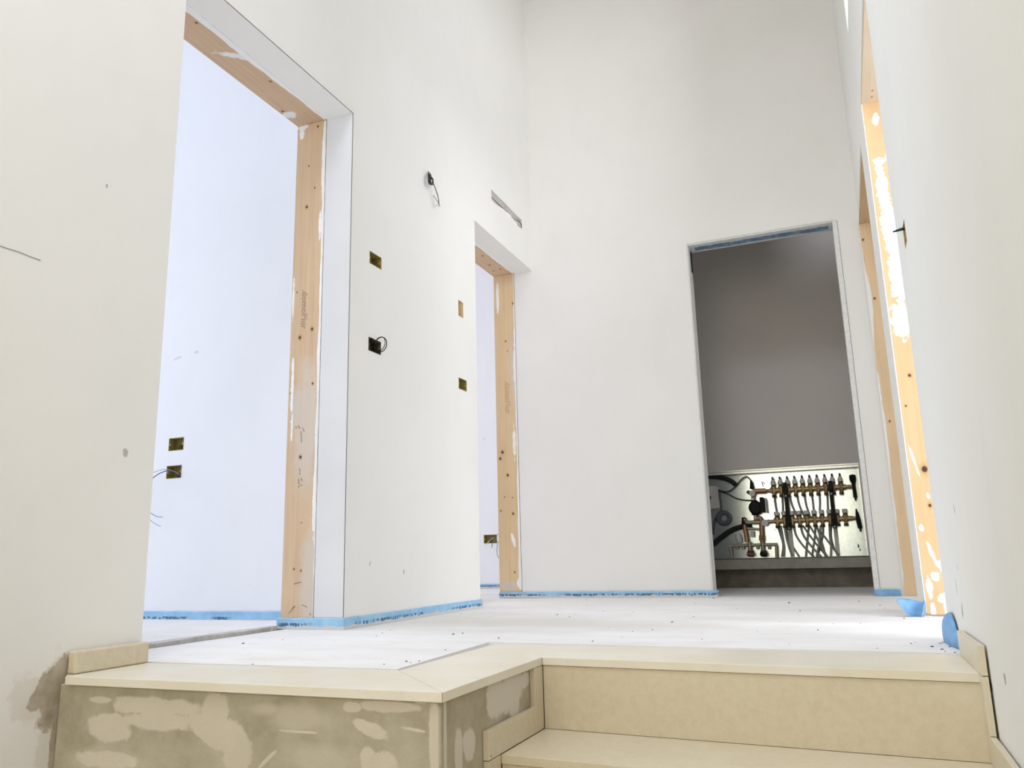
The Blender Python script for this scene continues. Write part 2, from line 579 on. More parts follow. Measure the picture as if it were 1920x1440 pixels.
# floor of the openings is closed by the floor slab; end wall
wall('wall_back', PB, -1.905, .42, -.1, ZC, .14, [(-.734, .112, -.1, 2.134, None)], M['wall_back'],
     label='white plaster end wall with dark doorway')
wall('wall_right', PR, -3.1, YB + .02, -1.5, ZC, .15,
     [(2.605, 3.43, -.1, 2.097, None), (3.80, YB + 1, -.1, 2.097, None), (2.55, 3.665, 2.585, 3.75, None),
      (2.33, 2.395, 1.07, 1.135, .05)], M['wall_right'], label='white plaster wall on the right with two doorways and high window')
build('wall_stairwell_front', MB().box(-1.95, .45, -3.25, -3.1, -1.5, ZC), M['wall'], kind='structure')
build('ceiling', MB().box(-2.1, .45, -3.2, 4.95, ZC, ZC + .1), M['ceiling'], kind='structure')

# rooms on the left
nA = [(-2.970, -2.877, .787, .849, .05), (-2.973, -2.880, .654, .716, .05)]
nF = [(-2.847, -2.725, .368, .440, .05)]
PA = lambda u, w, d: (u, 2.928 + d, w)
PF = lambda u, w, d: (u, 6.328 + d, w)
wall('wall_left_room_end', PA, -6.1, -2.062, -.05, 3.4, .12, nA, M['room'])
# niches there are shallow boxes let into a second skin
build('wall_left_room_side', MB().box(-6.2, -6.1, -1.6, 6.4, -.05, 3.4), M['room'], kind='structure')
build('wall_left_room_near', MB().box(-6.1, -2.06, -1.6, -1.5, -.05, 3.4), M['room'], kind='structure')
build('ceiling_left_rooms', MB().box(-6.2, -2.06, -1.6, 6.45, 3.4, 3.5), M['room'], kind='structure')
wall('wall_far_left_room_end', PF, -6.1, -1.6, -.05, 3.4, .12, nF, M['room'])
build('wall_far_left_room_side', MB().box(-2.06, -1.95, 4.96, 6.33, -.05, 3.4), M['room'], kind='structure')
# rooms on the right
build('wall_right_room_side', MB().box(3.9, 4.0, -.6, 6, -.05, 2.45), M['room'], kind='structure')
build('wall_right_room_partition', MB().box(.405, 3.9, 3.56, 3.68, -.05, 2.45), M['room'], kind='structure')
build('wall_right_room_near', MB().box(.405, 3.9, -.6, -.5, -.05, 2.45), M['room'], kind='structure')
build('wall_far_right_room_end', MB().box(.42, 3.9, 4.86, 4.96, -.05, 2.45), M['room'], kind='structure')
build('ceiling_right_rooms', MB().box(.405, 4.0, -.6, 5.0, 2.45, 2.53), M['room'], kind='structure')
# closet behind the end wall
YC = 5.94
cl = MB()
cl.box(-1.45, .75, YC, YC + .3, .82, 3.25)            # above the cabinet
cl.box(-1.45, -1.18, YC, YC + .3, .195, .82)
cl.box(.128, .75, YC, YC + .3, .195, .82)
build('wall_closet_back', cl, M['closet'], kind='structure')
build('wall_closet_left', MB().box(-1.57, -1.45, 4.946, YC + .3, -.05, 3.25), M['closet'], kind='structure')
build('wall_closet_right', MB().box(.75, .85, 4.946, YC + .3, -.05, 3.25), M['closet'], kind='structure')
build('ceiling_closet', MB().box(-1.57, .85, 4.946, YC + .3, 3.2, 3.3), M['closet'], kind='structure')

# ---------------------------------------------------------------- floors
fl = MB()
poly = [(XL, 1.715), (-1.005, 1.730), (-1.035, 2.322), (.236, 2.262), (xr(2.4), 2.4), (xr(YB), YB), (XL, YB)]
fl.prism([(x, y, -.09) for x, y in poly], (0, 0, .09))
build('floor', fl, M['screed'], kind='structure', label='dusty white cement screed of the hall')
build('floor_left_room', MB().box(-6.2, -2.075, -1.6, 3.0, -.09, .011), M['screed'], kind='structure')
build('floor_left_doorway', MB().prism([(XL, 1.6, -.09), (XL, 2.66, -.09), (-2.03, 2.66, -.09), (-2.03, 1.6, -.09)], (0, 0, .09)), M['screed'], kind='structure')
build('floor_far_left_room', MB().box(-6.2, XL, 3.0, 6.4, -.092, -.001), M['screed'], kind='structure')
build('floor_right_rooms', MB().prism([(xr(2.4), 2.4, -.09), (xr(YB), YB, -.09), (4, YB, -.09), (4, -.6, -.09), (.4, -.6, -.09), (.4, 2.4, -.09)], (0, 0, .0895)), M['screed'], kind='structure')
build('floor_closet', MB().box(-1.6, .9, YB, YC + .5, -.09, 0), M['screed'], kind='structure')
build('floor_lower_hall', MB().box(-1.95, .45, -3.2, 1.5, -1.6, -1.36), M['screed'], kind='structure')
mo = MB()
mo.prism([(XL, 1.69, -.10), (-.96, 1.69, -.10), (-.96, 2.26, -.10), (.24, 2.2, -.10), (.24, 2.42, -.10), (-1.2, 2.45, -.10), (-1.2, 1.85, -.10), (XL, 1.85, -.10)], (0, 0, .001))
jp = [(XL, 1.69), (-.965, 1.69), (-1.0, 2.27), (.236, 2.215), (.236, 2.262), (-1.035, 2.322), (-1.005, 1.730), (XL, 1.715)]
mo2 = MB().prism([(x, y, -.08) for x, y in jp], (0, 0, .0735))
build('trim_1', mo2, M['mortar'], kind='structure', label='grey mortar joint between stone edge and screed')
# threshold step in the left doorway
rnd = random.Random(3)
ed = MB()
N = 26
pts = [(-2.06 + .05 * (i / N) * 0 + rnd.uniform(-.004, .004) + .012 * math.sin(i * .7), 1.62 + 1.04 * i / N) for i in range(N + 1)]
ed.prism([(x, y, -.01) for x, y in pts] + [(-2.11, 2.66, -.01), (-2.11, 1.62, -.01)], (0, 0, .0214))
build('trim_2', ed, M['mortar'], kind='structure', label='crumbly grey screed edge across the left doorway')


# ---------------------------------------------------------------- staircase
ST = thing('staircase', (-.25, 1.95, -1.36), label='cream stone steps and landing edge over a patchy cement block', category='stairs')
T = .019
stone = M['stone']


def slab(pts, z1=0.0, name='landing_slab', mat=None):
    return build(name, MB().prism([(x, y, z1 - T) for x, y in pts], (0, 0, T)), mat or M['stone_top'], ST, bevel=.0012)


slab([(XL + .030, 1.45), (-.7465, 1.4525), (-.9895, 1.7075), (XL + .004, 1.695), (XL + .004, 1.475), (XL + .030, 1.475)])
slab([(-.7455, 1.4535), (-.745, 2.002), (-.994, 2.283), (-.9885, 1.7085)])
slab([(-.744, 2.003), (.224, 1.925), (.224, 2.228), (-.993, 2.285)])


def ysk(x):      # the stair fronts run a little askew
    return -.0805 * (x + .745)


XS0, XS1 = -.745, .2235
treads = []
X1_ = XS1
for k in range(1, 8):
    z = -.17 * k
    yb = 2.003 - .275 * (k - 1)      # riser plane (at the left end)
    yf = yb - .275
    bx = XS0 + .0005
    XS1 = X1_ if k < 3 else .2170
    # riser hanging between this tread and the slab above it
    rp = [(bx, yb + .004), (XS1, yb + .004 + ysk(XS1)), (XS1, yb + .022 + ysk(XS1)), (bx, yb + .022)]
    build('riser', MB().prism([(x, y, z) for x, y in rp], (0, 0, .17 - T - .001)), stone, ST, bevel=.0008)
    tp = [(bx, yf), (XS1, yf + ysk(XS1)), (XS1, yb + .003 + ysk(XS1)), (bx, yb + .003)]
    slab(tp, z, 'tread', stone)
    # concrete core under the tread
    build('step_core', MB().prism([(x, y + .025, -1.36) for x, y in [(bx, yf), (XS1, yf + ysk(XS1)), (XS1, yb + ysk(XS1)), (bx, yb)]], (0, 0, 1.36 + z - T - .001)), M['cement'], ST)
# cement block carrying the landing
cb = MB()
cb.prism([(XL + .001, 1.462, -1.36), (-.759, 1.462, -1.36), (-.759, 2.25, -1.36), (XL + .001, 2.25, -1.36)], (0, 0, 1.36 - T - .0005))
build('cement_block', cb, M['cement'], ST, bevel=.004)
build('core', MB().prism([(-.758, 2.03, -1.36), (.23, 1.96, -1.36), (.23, 2.25, -1.36), (-.758, 2.25, -1.36)], (0, 0, 1.36 - T - .0005)), M['cement'], ST)
# stone skirting stepping down along the block
for k in range(0, 6):
    zt = -.17 * k                     # top of the upper piece
    yb = 2.003 - .275 * k
    zl = zt - .17
    L = [(yb - .056, zt - T - .001), (yb + .002, zt - T - .001), (yb + .002, zl + .0005), (yb - .275 - (0 if k else .0), zl + .0005), (yb - .275 - .065, zl + .0005),
         (yb - .275 - .065, zl + .060), (yb - .056, zl + .060)]
    if k:
        L[0] = (yb - .056 - .009, zt - .001)
        L[1] = (yb + .002, zt - .001)
        L[0] = (yb - .065, zt - .001)
    build('skirting_piece', MB().prism([(-.7585, y, z) for y, z in L], (.0135, 0, 0)), stone, ST, bevel=.0012)

# skirting on the left wall at the landing
build('baseboard_left', MB().box(XL + .0045, XL + .030, 1.474, 1.700, .0005, .054), stone, bevel=.005, kind='structure',
      label='short cream stone skirting piece on the left wall')
# gap shadow above it is a real groove of bare mortar
# skirting on the right wall: landing piece, riser piece, tread piece ...
BR = thing('baseboard_right', (.225, 1.9, 0), kind='structure', label='stepped cream stone skirting down the right wall')


def rp(y, z, d):
    return (xr(y) - d, y, z)


def rpiece(L, d0=.0042, d1=.0160):
    n = len(L)
    vs = [rp(y, z, d0) for y, z in L] + [rp(y, z, d1) for y, z in L]
    fs = [tuple(range(n)), tuple(range(2 * n - 1, n - 1, -1))] + [(i, n + i, n + (i + 1) % n, (i + 1) % n) for i in range(n)]
    build('skirting_piece', MB().add(vs, fs), stone, BR, bevel=.0012)


rpiece([(1.877, .0005), (2.235, .0005), (2.235, .055), (1.877, .058)])
yr = 1.925
rpiece([(1.877, -.001), (yr + .01, -.001), (yr + .01, -.1105), (1.877, -.1105)])
for k in range(0, 5):
    z = -.17 * (k + 1)
    y1 = yr + .01 - .275 * k
    rpiece([(y1, z + .0005), (y1, z + .0585), (y1 - .333, z + .0585), (y1 - .333, z + .0005)])
    rpiece([(y1 - .275, z - .001), (y1 - .275, z - .1105), (y1 - .333, z - .1105), (y1 - .333, z - .001)])

# ---------------------------------------------------------------- door openings
# wooden lining boards: each doorway is a piece of the setting whose boards are parts
WA, WB = (.66, .49, .325), (.56, .395, .245)


def kn(pxs, plane_ax, val, r):
    out = []
    for (x, y, *rr) in pxs:
        p = at(x, y, plane_ax, val)
        q_ = (p.x, p.z) if plane_ax == 1 else (p.x, p.y)
        out.append((q_[0], q_[1], rr[0] if rr else r))
    return out


def sm(lst, plane_ax, val):
    """ellipses (px, py, rx_px, ry_px, angle) to plane units"""
    out = []
    for (x, y, rx_, ry_, *a) in lst:
        p = at(x, y, plane_ax, val)
        k = (p - EYE).dot(Vector((R[0][2], R[1][2], R[2][2]))) / FPX
        q_ = (p.x, p.z) if plane_ax == 1 else (p.x, p.y)
        out.append((q_[0], q_[1], rx_ * k, ry_ * k * (1 if plane_ax == 1 else 2.0), *(a or [0])))
    return out


YA = A1
mwA = wood('lining_wood_jamb', WA, WB, 2,
           knots=kn([(575, 388, .0055), (590, 352, .003), (557, 548, .0025), (585, 617, .0055), (562, 633, .006), (563, 857, .0055), (586, 719, .004),
                     (545, 738, .003), (551, 1067, .003), (579, 311, .003), (592, 950, .004), (596, 237, .004), (564, 1070, .003), (565, 980, .002)], 1, YA, .005),
           smear=sm([(570, 238, 10, 8), (566, 252, 6, 10), (600, 420, 3, 30), (606, 300, 3, 70), (602, 560, 3, 60), (598, 700, 4, 60), (596, 850, 4, 60), (588, 950, 3, 60), (548, 720, 3, 60), (550, 560, 2, 40), (547, 800, 2, 30)], 1, YA),
           grey=sm([(580, 1090, 22, 90), (575, 800, 26, 120), (565, 760, 24, 40), (590, 1130, 20, 40)], 1, YA))
mwAh = wood('lining_wood_head', (.60, .43, .29), (.50, .35, .225), 1, knots=kn([(368, 43, .004), (507, 153, .004), (530, 209, .005), (586, 232, .005)], 2, 2.134, .004), kaxes=(0, 1),
            smear=sm([(545, 215, 14, 5), (470, 110, 60, 4, .7)], 2, 2.134), smear_col=(.74, .73, .71))
DA = thing('door_1', (-1.98, 2.17, 0), kind='structure', label='tall doorway lined with pale timber, nearest on the left wall')
XW0, XW1 = -2.061, -1.909
build('jamb', MB().box(XW0, XW1, YA + .0005, YA + .042, .002, HD + .004), mwA, DA, bevel=.001)
ja = DA.children[0]
build('jamb', MB().box(XW0, XW1, A0 - .042, A0 - .0005, .002, HD + .004), mwA, DA, bevel=.001)
build('head_beam', MB().box(XW0, XW1, A0 - .042, YA + .042, HD + .0045, HD + .043), mwAh, DA, bevel=.001)


def ragged(name, edge0, edge1, n, mat, parent, off, amp0=0, amp1=.003, seed=1, f=None):
    """a strip between two straight lines, both rims made uneven; off is its thickness vector"""
    rr = random.Random(seed)
    a0, a1 = Vector(edge0[0]), Vector(edge0[1])
    b0, b1 = Vector(edge1[0]), Vector(edge1[1])
    A, B = [], []
    wob = 0
    for i in range(n + 1):
        t_ = i / n
        p, q_ = a0.lerp(a1, t_), b0.lerp(b1, t_)
        d = (q_ - p).normalized()
        wob = wob * .75 + rr.uniform(-1, 1) * .6
        k = f(t_) if f else 1
        A.append(p + d * amp0 * rr.uniform(-1, 1))
        B.append(p + (q_ - p) * k + d * amp1 * wob)
    vs = A + B + [x + Vector(off) for x in A + B]
    m_ = n + 1
    fs = []
    for i in range(n):
        fs.append((i, i + 1, m_ + i + 1, m_ + i))
        fs.append((2 * m_ + i, 3 * m_ + i, 3 * m_ + i + 1, 2 * m_ + i + 1))
        fs.append((i, 2 * m_ + i, 2 * m_ + i + 1, i + 1))
        fs.append((m_ + i, m_ + i + 1, 3 * m_ + i + 1, 3 * m_ + i))
    fs.append((0, m_, 3 * m_, 2 * m_))
    fs.append((n, 2 * m_ + n, 3 * m_ + n, m_ + n))
    return build(name, MB().add(vs, fs), mat, parent)


# plaster edge running over the timber, with the dark crack left beside it
ragged('plaster_edge', ((XW1 - .0005, YA - .0008, .05), (XW1 - .0005, YA - .0008, HD - .002)), ((XW1 - .014, YA - .0008, .05), (XW1 - .014, YA - .0008, HD - .002)), 60, M['smear'], ja,
       (0, .0011, 0), 0.0008, .004, 5, f=lambda t_: .55 + .45 * (t_ > .15) - .5 * (t_ < .12))
ragged('crack', ((XW1 + .0002, YA - .0012, .045), (XW1 + .0002, YA - .0012, HD - .003)), ((XW1 + .0028, YA - .0012, .045), (XW1 + .0028, YA - .0012, HD - .003)), 90, M['seam'], ja,
       (0, .001, 0), 0.0007, .0006, 6)
hb = [o_ for o_ in DA.children if o_.name.startswith('head')][0]
ragged('plaster_edge', ((XW1 - .0005, A0, HD + .0035), (XW1 - .0005, YA - .004, HD + .0035)), ((XW1 - .04, A0, HD + .0035), (XW1 - .012, YA - .004, HD + .0035)), 40, M['smear'], hb,
       (0, 0, .0009), 0.001, .005, 8)
t = NT('reveal_shade_grey', 0.85, spec=0.2)  # bluish grey plasterboard tone, lowered to offset too much light on the reveal
t.col(t.mix(t.step(t.noise(3, 4), 0.35, 0.65), (0.66, 0.67, 0.685), (0.70, 0.71, 0.725)))
M['board'] = t.m
build('reveal_shade_sheet', MB().box(XW1 + .003, XL - .001, YA - .0016, YA + .0004, .045, HD), M['board'], DA)  # added thin sheet whose darker colour stands in for shade on the jamb reveal
# dark seam lines of the corner beads round the opening
bd = MB()
bd.box(XL - .0004, XL + .0008, YA - .0015, YA + .0012, .045, HD + .001)
bd.box(XL - .0004, XL + .0008, A0 - .0012, YA + .0012, HD - .0015, HD + .0012)
build('corner_bead', bd, M['seam'], DA)

# stamped outline lettering


def stamp(text, px, py, plane_y, size, parent, track=0.9):
    p = at(px, py, 1, plane_y)
    cu = bpy.data.curves.new('stamp', 'FONT')
    cu.body = text
    cu.size = size
    cu.fill_mode = 'NONE'
    cu.bevel_depth = .00042
    cu.bevel_resolution = 0
    cu.space_character = track
    cu.resolution_u = 3
    tmp = bpy.data.objects.new('stamp_tmp', cu)
    C.objects.link(tmp)
    dg = bpy.context.evaluated_depsgraph_get()
    me = bpy.data.meshes.new_from_object(tmp.evaluated_get(dg))
    bpy.data.objects.remove(tmp)
    # reading direction runs down the board, letter tops towards +x
    X_, Y_, Z_ = Vector((0, 0, -1)), Vector((1, 0, 0)), Vector((0, -1, 0))
    loc = Vector(parent['org'])
    for v in me.vertices:
        c_ = v.co.copy()
        v.co = p + X_ * c_.x + Y_ * c_.y + Z_ * (c_.z * .5 + .0002) - loc
    me.materials.clear()
    me.materials.append(M['ink'])
    o_ = bpy.data.objects.new('stamped_lettering', me)
    C.objects.link(o_)
    o_.parent = parent
    o_['org'] = list(loc)
    return o_


stamp('.domoPlur', 567, 543, YA, .040, ja, 1.02)


def scribble(parent, lst, plane_y, r=.0009, mat=None):
    mb = MB()
    for (x0, y0, x1, y1) in lst:
        a, b = at(x0, y0, 1, plane_y - .0006), at(x1, y1, 1, plane_y - .0006)
        mid = (a + b) / 2 + Vector((.001, 0, .001))
        mb.tube([a, mid, b], r, 4)
    return build('pencil_mark', mb, mat or M['ink'], parent)


scribble(ja, [(553, 800, 556, 803), (558, 798, 562, 804), (567, 802, 570, 810), (564, 808, 565, 830), (590, 814, 590, 818), (561, 878, 562, 884),
              (561, 886, 562, 890), (564, 896, 566, 902), (559, 898, 560, 908), (559, 911, 560, 914), (563, 911, 566, 909), (551, 1095, 565, 1091), (541, 1150, 553, 1136),
              (548, 1140, 551, 1137), (566, 1134, 576, 1139), (580, 1150, 582, 1154)], YA, .0009)

# far door in the left wall
YD = YB
mwD = wood('far_lining_wood', (.72, .54, .335), (.64, .455, .26), 2,
           knots=kn([(962, 569, .006), (948, 640, .004), (951, 658, .003), (942, 848, .008), (952, 891, .007), (946, 932, .003), (961, 933, .003), (962, 963, .006), (939, 958, .004), (965, 1073, .004), (938, 860, .007)], 1, YD, .005),
           smear=sm([(933, 560, 3, 30), (962, 1012, 3, 14, .3), (966, 690, 4, 40), (964, 830, 3, 30), (973, 1092, 5, 8)], 1, YD),
           grey=sm([(964, 690, 8, 60), (955, 1100, 14, 10)], 1, YD))
mwDh = wood('far_head_wood', (.62, .45, .30), (.52, .36, .23), 1, knots=kn([(918, 497, .006), (925, 508, .005), (905, 480, .006), (938, 505, .006)], 2, 2.134, .004), kaxes=(0, 1))
DD = thing('door_2', (-1.98, 4.35, 0), kind='structure', label='doorway lined with pale timber beside the end wall, farther along the left wall')
build('jamb', MB().box(XW0 + .003, XW1, YD + .0005, YD + .042, .002, HD + .004), mwD, DD, bevel=.001)
jd = DD.children[0]
build('jamb', MB().box(XW0, XW1, D0 - .042, D0 - .0005, .002, HD + .004), mwD, DD, bevel=.001)
build('head_beam', MB().box(XW0, XW1, D0 - .042, YD + .042, HD + .0045, HD + .043), mwDh, DD, bevel=.001)
hd_ = [o_ for o_ in DD.children if o_.name.startswith('head')][0]
ragged('plaster_edge', ((XW1 + .001, YD - .0012, .05), (XW1 + .001, YD - .0012, HD - .002)), ((XW1 - .012, YD - .0012, .05), (XW1 - .005, YD - .0012, HD - .002)), 50, M['smear'], jd,
       (0, .0014, 0), 0.0008, .004, 15)
ragged('plaster_edge', ((XW1 + .006, D0, HD + .0035), (XW1 + .006, YD - .003, HD + .0035)), ((XW1 - .03, D0, HD + .0035), (XW1 - .012, YD - .003, HD + .0035)), 30, M['smear'], hd_,
       (0, 0, .0009), 0.001, .005, 18)
stamp('.domoPlur', 947, 714, YD, .050, jd, 1.05)

# doorway to the closet: plastered beads, blue film under the head
DC = thing('door_3', (-.31, 4.87, 0), kind='structure', label='dark doorway in the end wall opening on the heating closet')
build('corner_bead', MB().box(.112, .1375, YB - .003, YB + .0005, .0, 2.136), M['white_bead'], DC, bevel=.0008)
build('bead_seam', MB().box(.1378, .1398, YB - .0012, YB + .0005, .0, 2.130), M['seam'], DC)
build('corner_bead', MB().box(-.742, -.734, YB - .0025, YB + .0005, .0, 2.137), M['bead_rough'], DC, bevel=.0008)
build('corner_bead', MB().box(-.742, .1375, YB - .0025, YB + .0005, 2.1345, 2.1425), M['bead_rough'], DC, bevel=.0008)
ragged('jamb_smear', ((-.7338, YB + .002, .0), (-.7338, YB + .002, 2.13)), ((-.7338, YB + .075, .0), (-.7338, YB + .075, 2.13)), 60, M['smear_grey'], DC, (.0015, 0, 0), .004, .012, 21)
build('head_lining', MB().box(-.733, .111, YB + .003, YB + .138, 2.1275, 2.1338), M['bead_rough'], DC)
ragged('blue_film', ((-.70, YB + .05, 2.1262), (.09, YB + .05, 2.1262)), ((-.70, YB + .105, 2.1262), (.09, YB + .105, 2.1262)), 50, M['film'], DC, (0, 0, .0012), .006, .006, 22)
build('jamb_gap', MB().box(-.7325, -.7318, YB + .085, YB + .137, 1.985, 2.127), M['black'], DC)

# doors in the right wall
HR = 2.097
smearR = sm([(1642, 225, 6, 14), (1648, 305, 10, 8), (1655, 360, 9, 60, 0), (1668, 430, 12, 70, 0), (1680, 520, 12, 60, 0), (1690, 600, 16, 36), (1682, 300, 3, 10), (1668, 300, 6, 14),
             (1748, 1040, 3, 26, .3), (1752, 1080, 8, 10), (1770, 1120, 14, 9, .5), (1742, 1100, 5, 20), (1764, 1060, 4, 14), (1775, 1140, 6, 12), (1727, 990, 5, 6), (1750, 1145, 4, 14), (1740, 930, 3, 6), (1712, 860, 2, 30, .2)], 1, 3.43)
mwE = wood('right_lining_wood', (.72, .51, .285), (.66, .45, .225), 2, knots=kn([(1705, 705, .005), (1733, 880, .010), (1743, 948, .005), (1698, 762, .003), (1676, 530, .003)], 1, 3.43, .004), smear=smearR, smear_col=(.90, .89, .87))
mwEh = wood('right_head_wood', (.70, .58, .42), (.64, .51, .35), 1, knots=kn([(1635, 165, .003), (1634, 177, .003), (1633, 189, .003), (1632, 200, .003)], 2, HR, .004), kaxes=(0, 1),
            smear=sm([(1619, 195, 7, 5)], 2, HR))
DE = thing('door_4', (.32, 3.0, 0), kind='structure', label='bright timber lined doorway, nearest on the right wall')
x43 = xr(3.43)
build('jamb', MB().box(x43 + .004, x43 + .165, 3.43 - .012, 3.43 + .03, .006, HR - .001), mwE, DE, bevel=.001)
je = DE.children[0]
build('head_beam', MB().box(x43 + .000, x43 + .165, 2.607, 3.428, HR - .012, HR - .0005), mwEh, DE, bevel=.001)
build('corner_bead', MB().box(x43 - .001, x43 + .0035, 3.414, 3.4185, .01, HR - .012), M['white_bead'], DE, bevel=.0006)
mwF = wood('far_right_lining_wood', (.76, .57, .37), (.68, .49, .30), 2, knots=kn([(1618, 450, .005), (1617, 487, .005), (1640, 560, .005), (1668, 790, .004)], 1, YB, .004))
mwFh = wood('far_right_head_wood', (.56, .40, .23), (.50, .34, .19), 1)
DF = thing('door_5', (.35, 4.3, 0), kind='structure', label='dim timber lined doorway in the corner by the end wall')
build('jamb', MB().box(.252, .405, YB - .004, YB - .0005, .006, HR - .001), mwF, DF)
jf = DF.children[0]
build('head_beam', MB().box(xr(4.3) + .002, .41, 3.803, YB - .004, HR - .012, HR - .0005), mwFh, DF)
ragged('plaster_edge', ((.2505, YB - .0052, .05), (.2505, YB - .0052, 2.0)), ((.279, YB - .0052, .05), (.279, YB - .0052, 2.0)), 60, M['wall_back'] if False else M['smear'], jf, (0, .0014, 0), 0, .004, 25,
       f=lambda t_: .12 + .75 * (math.exp(-((t_ - .82) / .09) ** 2)) + .3 * (.18 < t_ < .6) + .12 * math.sin(t_ * 19))

# high window in the right wall (its far reveal catches the sky)
WN = thing('window_1', (.33, 3.1, 2.585), kind='structure', label='high window opening in the right wall, only its bright edge in view')
fr = MB()
for (a, b, c_, d) in ((2.552, 2.60, 2.587, 3.748), (3.615, 3.663, 2.587, 3.748), (2.60, 3.615, 2.587, 2.635), (2.60, 3.615, 3.70, 3.748)):
    fr.box(.345, .38, a, b, c_, d)
build('window_frame', fr, M['white_bead'], WN)

# ---------------------------------------------------------------- blue foam strips at the wall feet


def foam_path(name, pts, h, th, mat, seed=0, z0=.0005, amp=.001, **props):
    """strip standing on the floor along a path of (x, y) points; th thick, top edge slightly uneven"""
    rr = random.Random(seed)
    path = []
    for i in range(len(pts) - 1):
        a, b = Vector(pts[i]), Vector(pts[i + 1])
        n = max(2, int((b - a).length / .045))
        for k in range(n):
            path.append(a.lerp(b, k / n))
    path.append(Vector(pts[-1]))
    vs, fs = [], []
    for i, p in enumerate(path):
        t_ = (path[min(i + 1, len(path) - 1)] - path[max(i - 1, 0)]).normalized()
        nrm = Vector((t_.y, -t_.x))
        o_ = rr.uniform(-1, 1) * .0012
        hh = h + rr.uniform(-1, 1) * amp
        for (dx, z) in ((0, z0), (th + o_, z0), (th + o_ * .6, hh - .004), (th - .003, hh), (0, hh)):
            q_ = p + nrm * dx
            vs.append((q_.x, q_.y, z))
    k = 5
    for i in range(len(path) - 1):
        for j in range(k):
            fs.append((i * k + j, i * k + (j + 1) % k, (i + 1) * k + (j + 1) % k, (i + 1) * k + j))
    fs.append(tuple(range(k)))
    fs.append(tuple(range((len(path) - 1) * k, len(path) * k))[::-1])
    return build(name, MB().add(vs, fs), mat, None, **props)


G = 'blue edge strips along the wall feet'
foam_path('edge_strip', [(-2.072, A1 - .001), (XL + .001, A1 - .001), (XL + .001, D0 + .002)], .042, .009, M['foam'], 1,
          label='blue foam strip bent round the wall end between the two left doorways', category='edge strip', group=G)
foam_path('edge_strip', [(-2.056, YB - .0055), (-.716, YB - .0055), (-.716, YB + .05)], .036, .008, M['foam'], 2,
          label='long blue foam strip along the end wall, left of the dark closet doorway', category='edge strip', group=G)
foam_path('edge_strip', [(.108, YB - .0055), (.236, YB - .0055)], .036, .01, M['foam_loose'], 3,
          label='short blue foam strip on the end wall, right of the dark closet doorway', category='edge strip', group=G)
foam_path('edge_strip', [(-4.2, 2.9275), (-2.07, 2.9275)], .047, .009, M['foam'], 4, z0=.0115,
          label='blue foam strip at the wall foot inside the nearest left room', category='edge strip', group=G)
foam_path('edge_strip', [(-3.6, 6.3275), (-2.07, 6.3275)], .034, .009, M['foam'], 5,
          label='blue foam strip at the wall foot inside the far left room', category='edge strip', group=G)


def sheet(name, rows, th, mat, **props):
    """thin curled sheet from a grid of points"""
    n, k = len(rows), len(rows[0])
    P_ = [[Vector(p) for p in r_] for r_ in rows]
    vs = []
    N_ = []
    for i in range(n):
        for j in range(k):
            a = P_[min(i + 1, n - 1)][j] - P_[max(i - 1, 0)][j]
            b = P_[i][min(j + 1, k - 1)] - P_[i][max(j - 1, 0)]
            N_.append(a.cross(b).normalized() * th)
            vs.append(P_[i][j])
    vs2 = [v + d for v, d in zip(vs, N_)]
    o_ = n * k
    fs = []
    for i in range(n - 1):
        for j in range(k - 1):
            a = i * k + j
            fs.append((a, a + 1, a + k + 1, a + k))
            fs.append((o_ + a, o_ + a + k, o_ + a + k + 1, o_ + a + 1))
    rim = [j for j in range(k)] + [i * k + k - 1 for i in range(1, n)] + [(n - 1) * k + j for j in range(k - 2, -1, -1)] + [i * k for i in range(n - 2, 0, -1)]
    for i in range(len(rim)):
        a, b = rim[i], rim[(i + 1) % len(rim)]
        fs.append((a, o_ + a, o_ + b, b))
    return build(name, MB().add(vs + vs2, fs), mat, None, smooth=True, **props)


# curled flap at the foot of the pier: a half-open cone of foam, hollow side to the stairs
rows = []
for i in range(7):
    v = i / 6
    row = []
    for j in range(15):
        a = math.radians(188 - 215 * j / 14)
        r_ = .016 + .030 * v ** .8
        row.append((.196 + .010 * (1 - v) + r_ * math.cos(a), 3.38 + r_ * .9 * math.sin(a), .001 + .058 * v + (.006 * math.sin(j * .45)) * v))
    rows.append(row)
sheet('edge_strip', rows, .003, M['foam_loose'], label='curled loose blue foam flap at the foot of the narrow pier between the right doorways', category='edge strip', group='loose blue foam ends at the right wall')
base = smoothpts([at(x, y, 2, 0) for x, y in ((1770, 1205), (1781, 1211), (1795, 1217), (1810, 1223))], 4)
topz = [.070, .076, .079, .080, .078, .074, .067, .058, .046, .034, .022, .012, .005]
rows = []
for i in range(8):
    v = i / 7
    row = []
    for j, p_ in enumerate(base):
        u = j / (len(base) - 1)
        row.append((p_.x + (xr(p_.y) - .004 - p_.x) * v ** 1.6 * .92 - .004 * math.sin(v * math.pi), p_.y + .02 * v * (1 - u), .001 + topz[min(j, 12)] * math.sin(v * math.pi / 2) ** .9))
    rows.append(row)
sheet('edge_strip', rows, .003, M['foam_loose'], label='bulging loose blue foam end leaning off the right wall by the stone skirting', category='edge strip', group='loose blue foam ends at the right wall')

# ---------------------------------------------------------------- wall boxes and cables


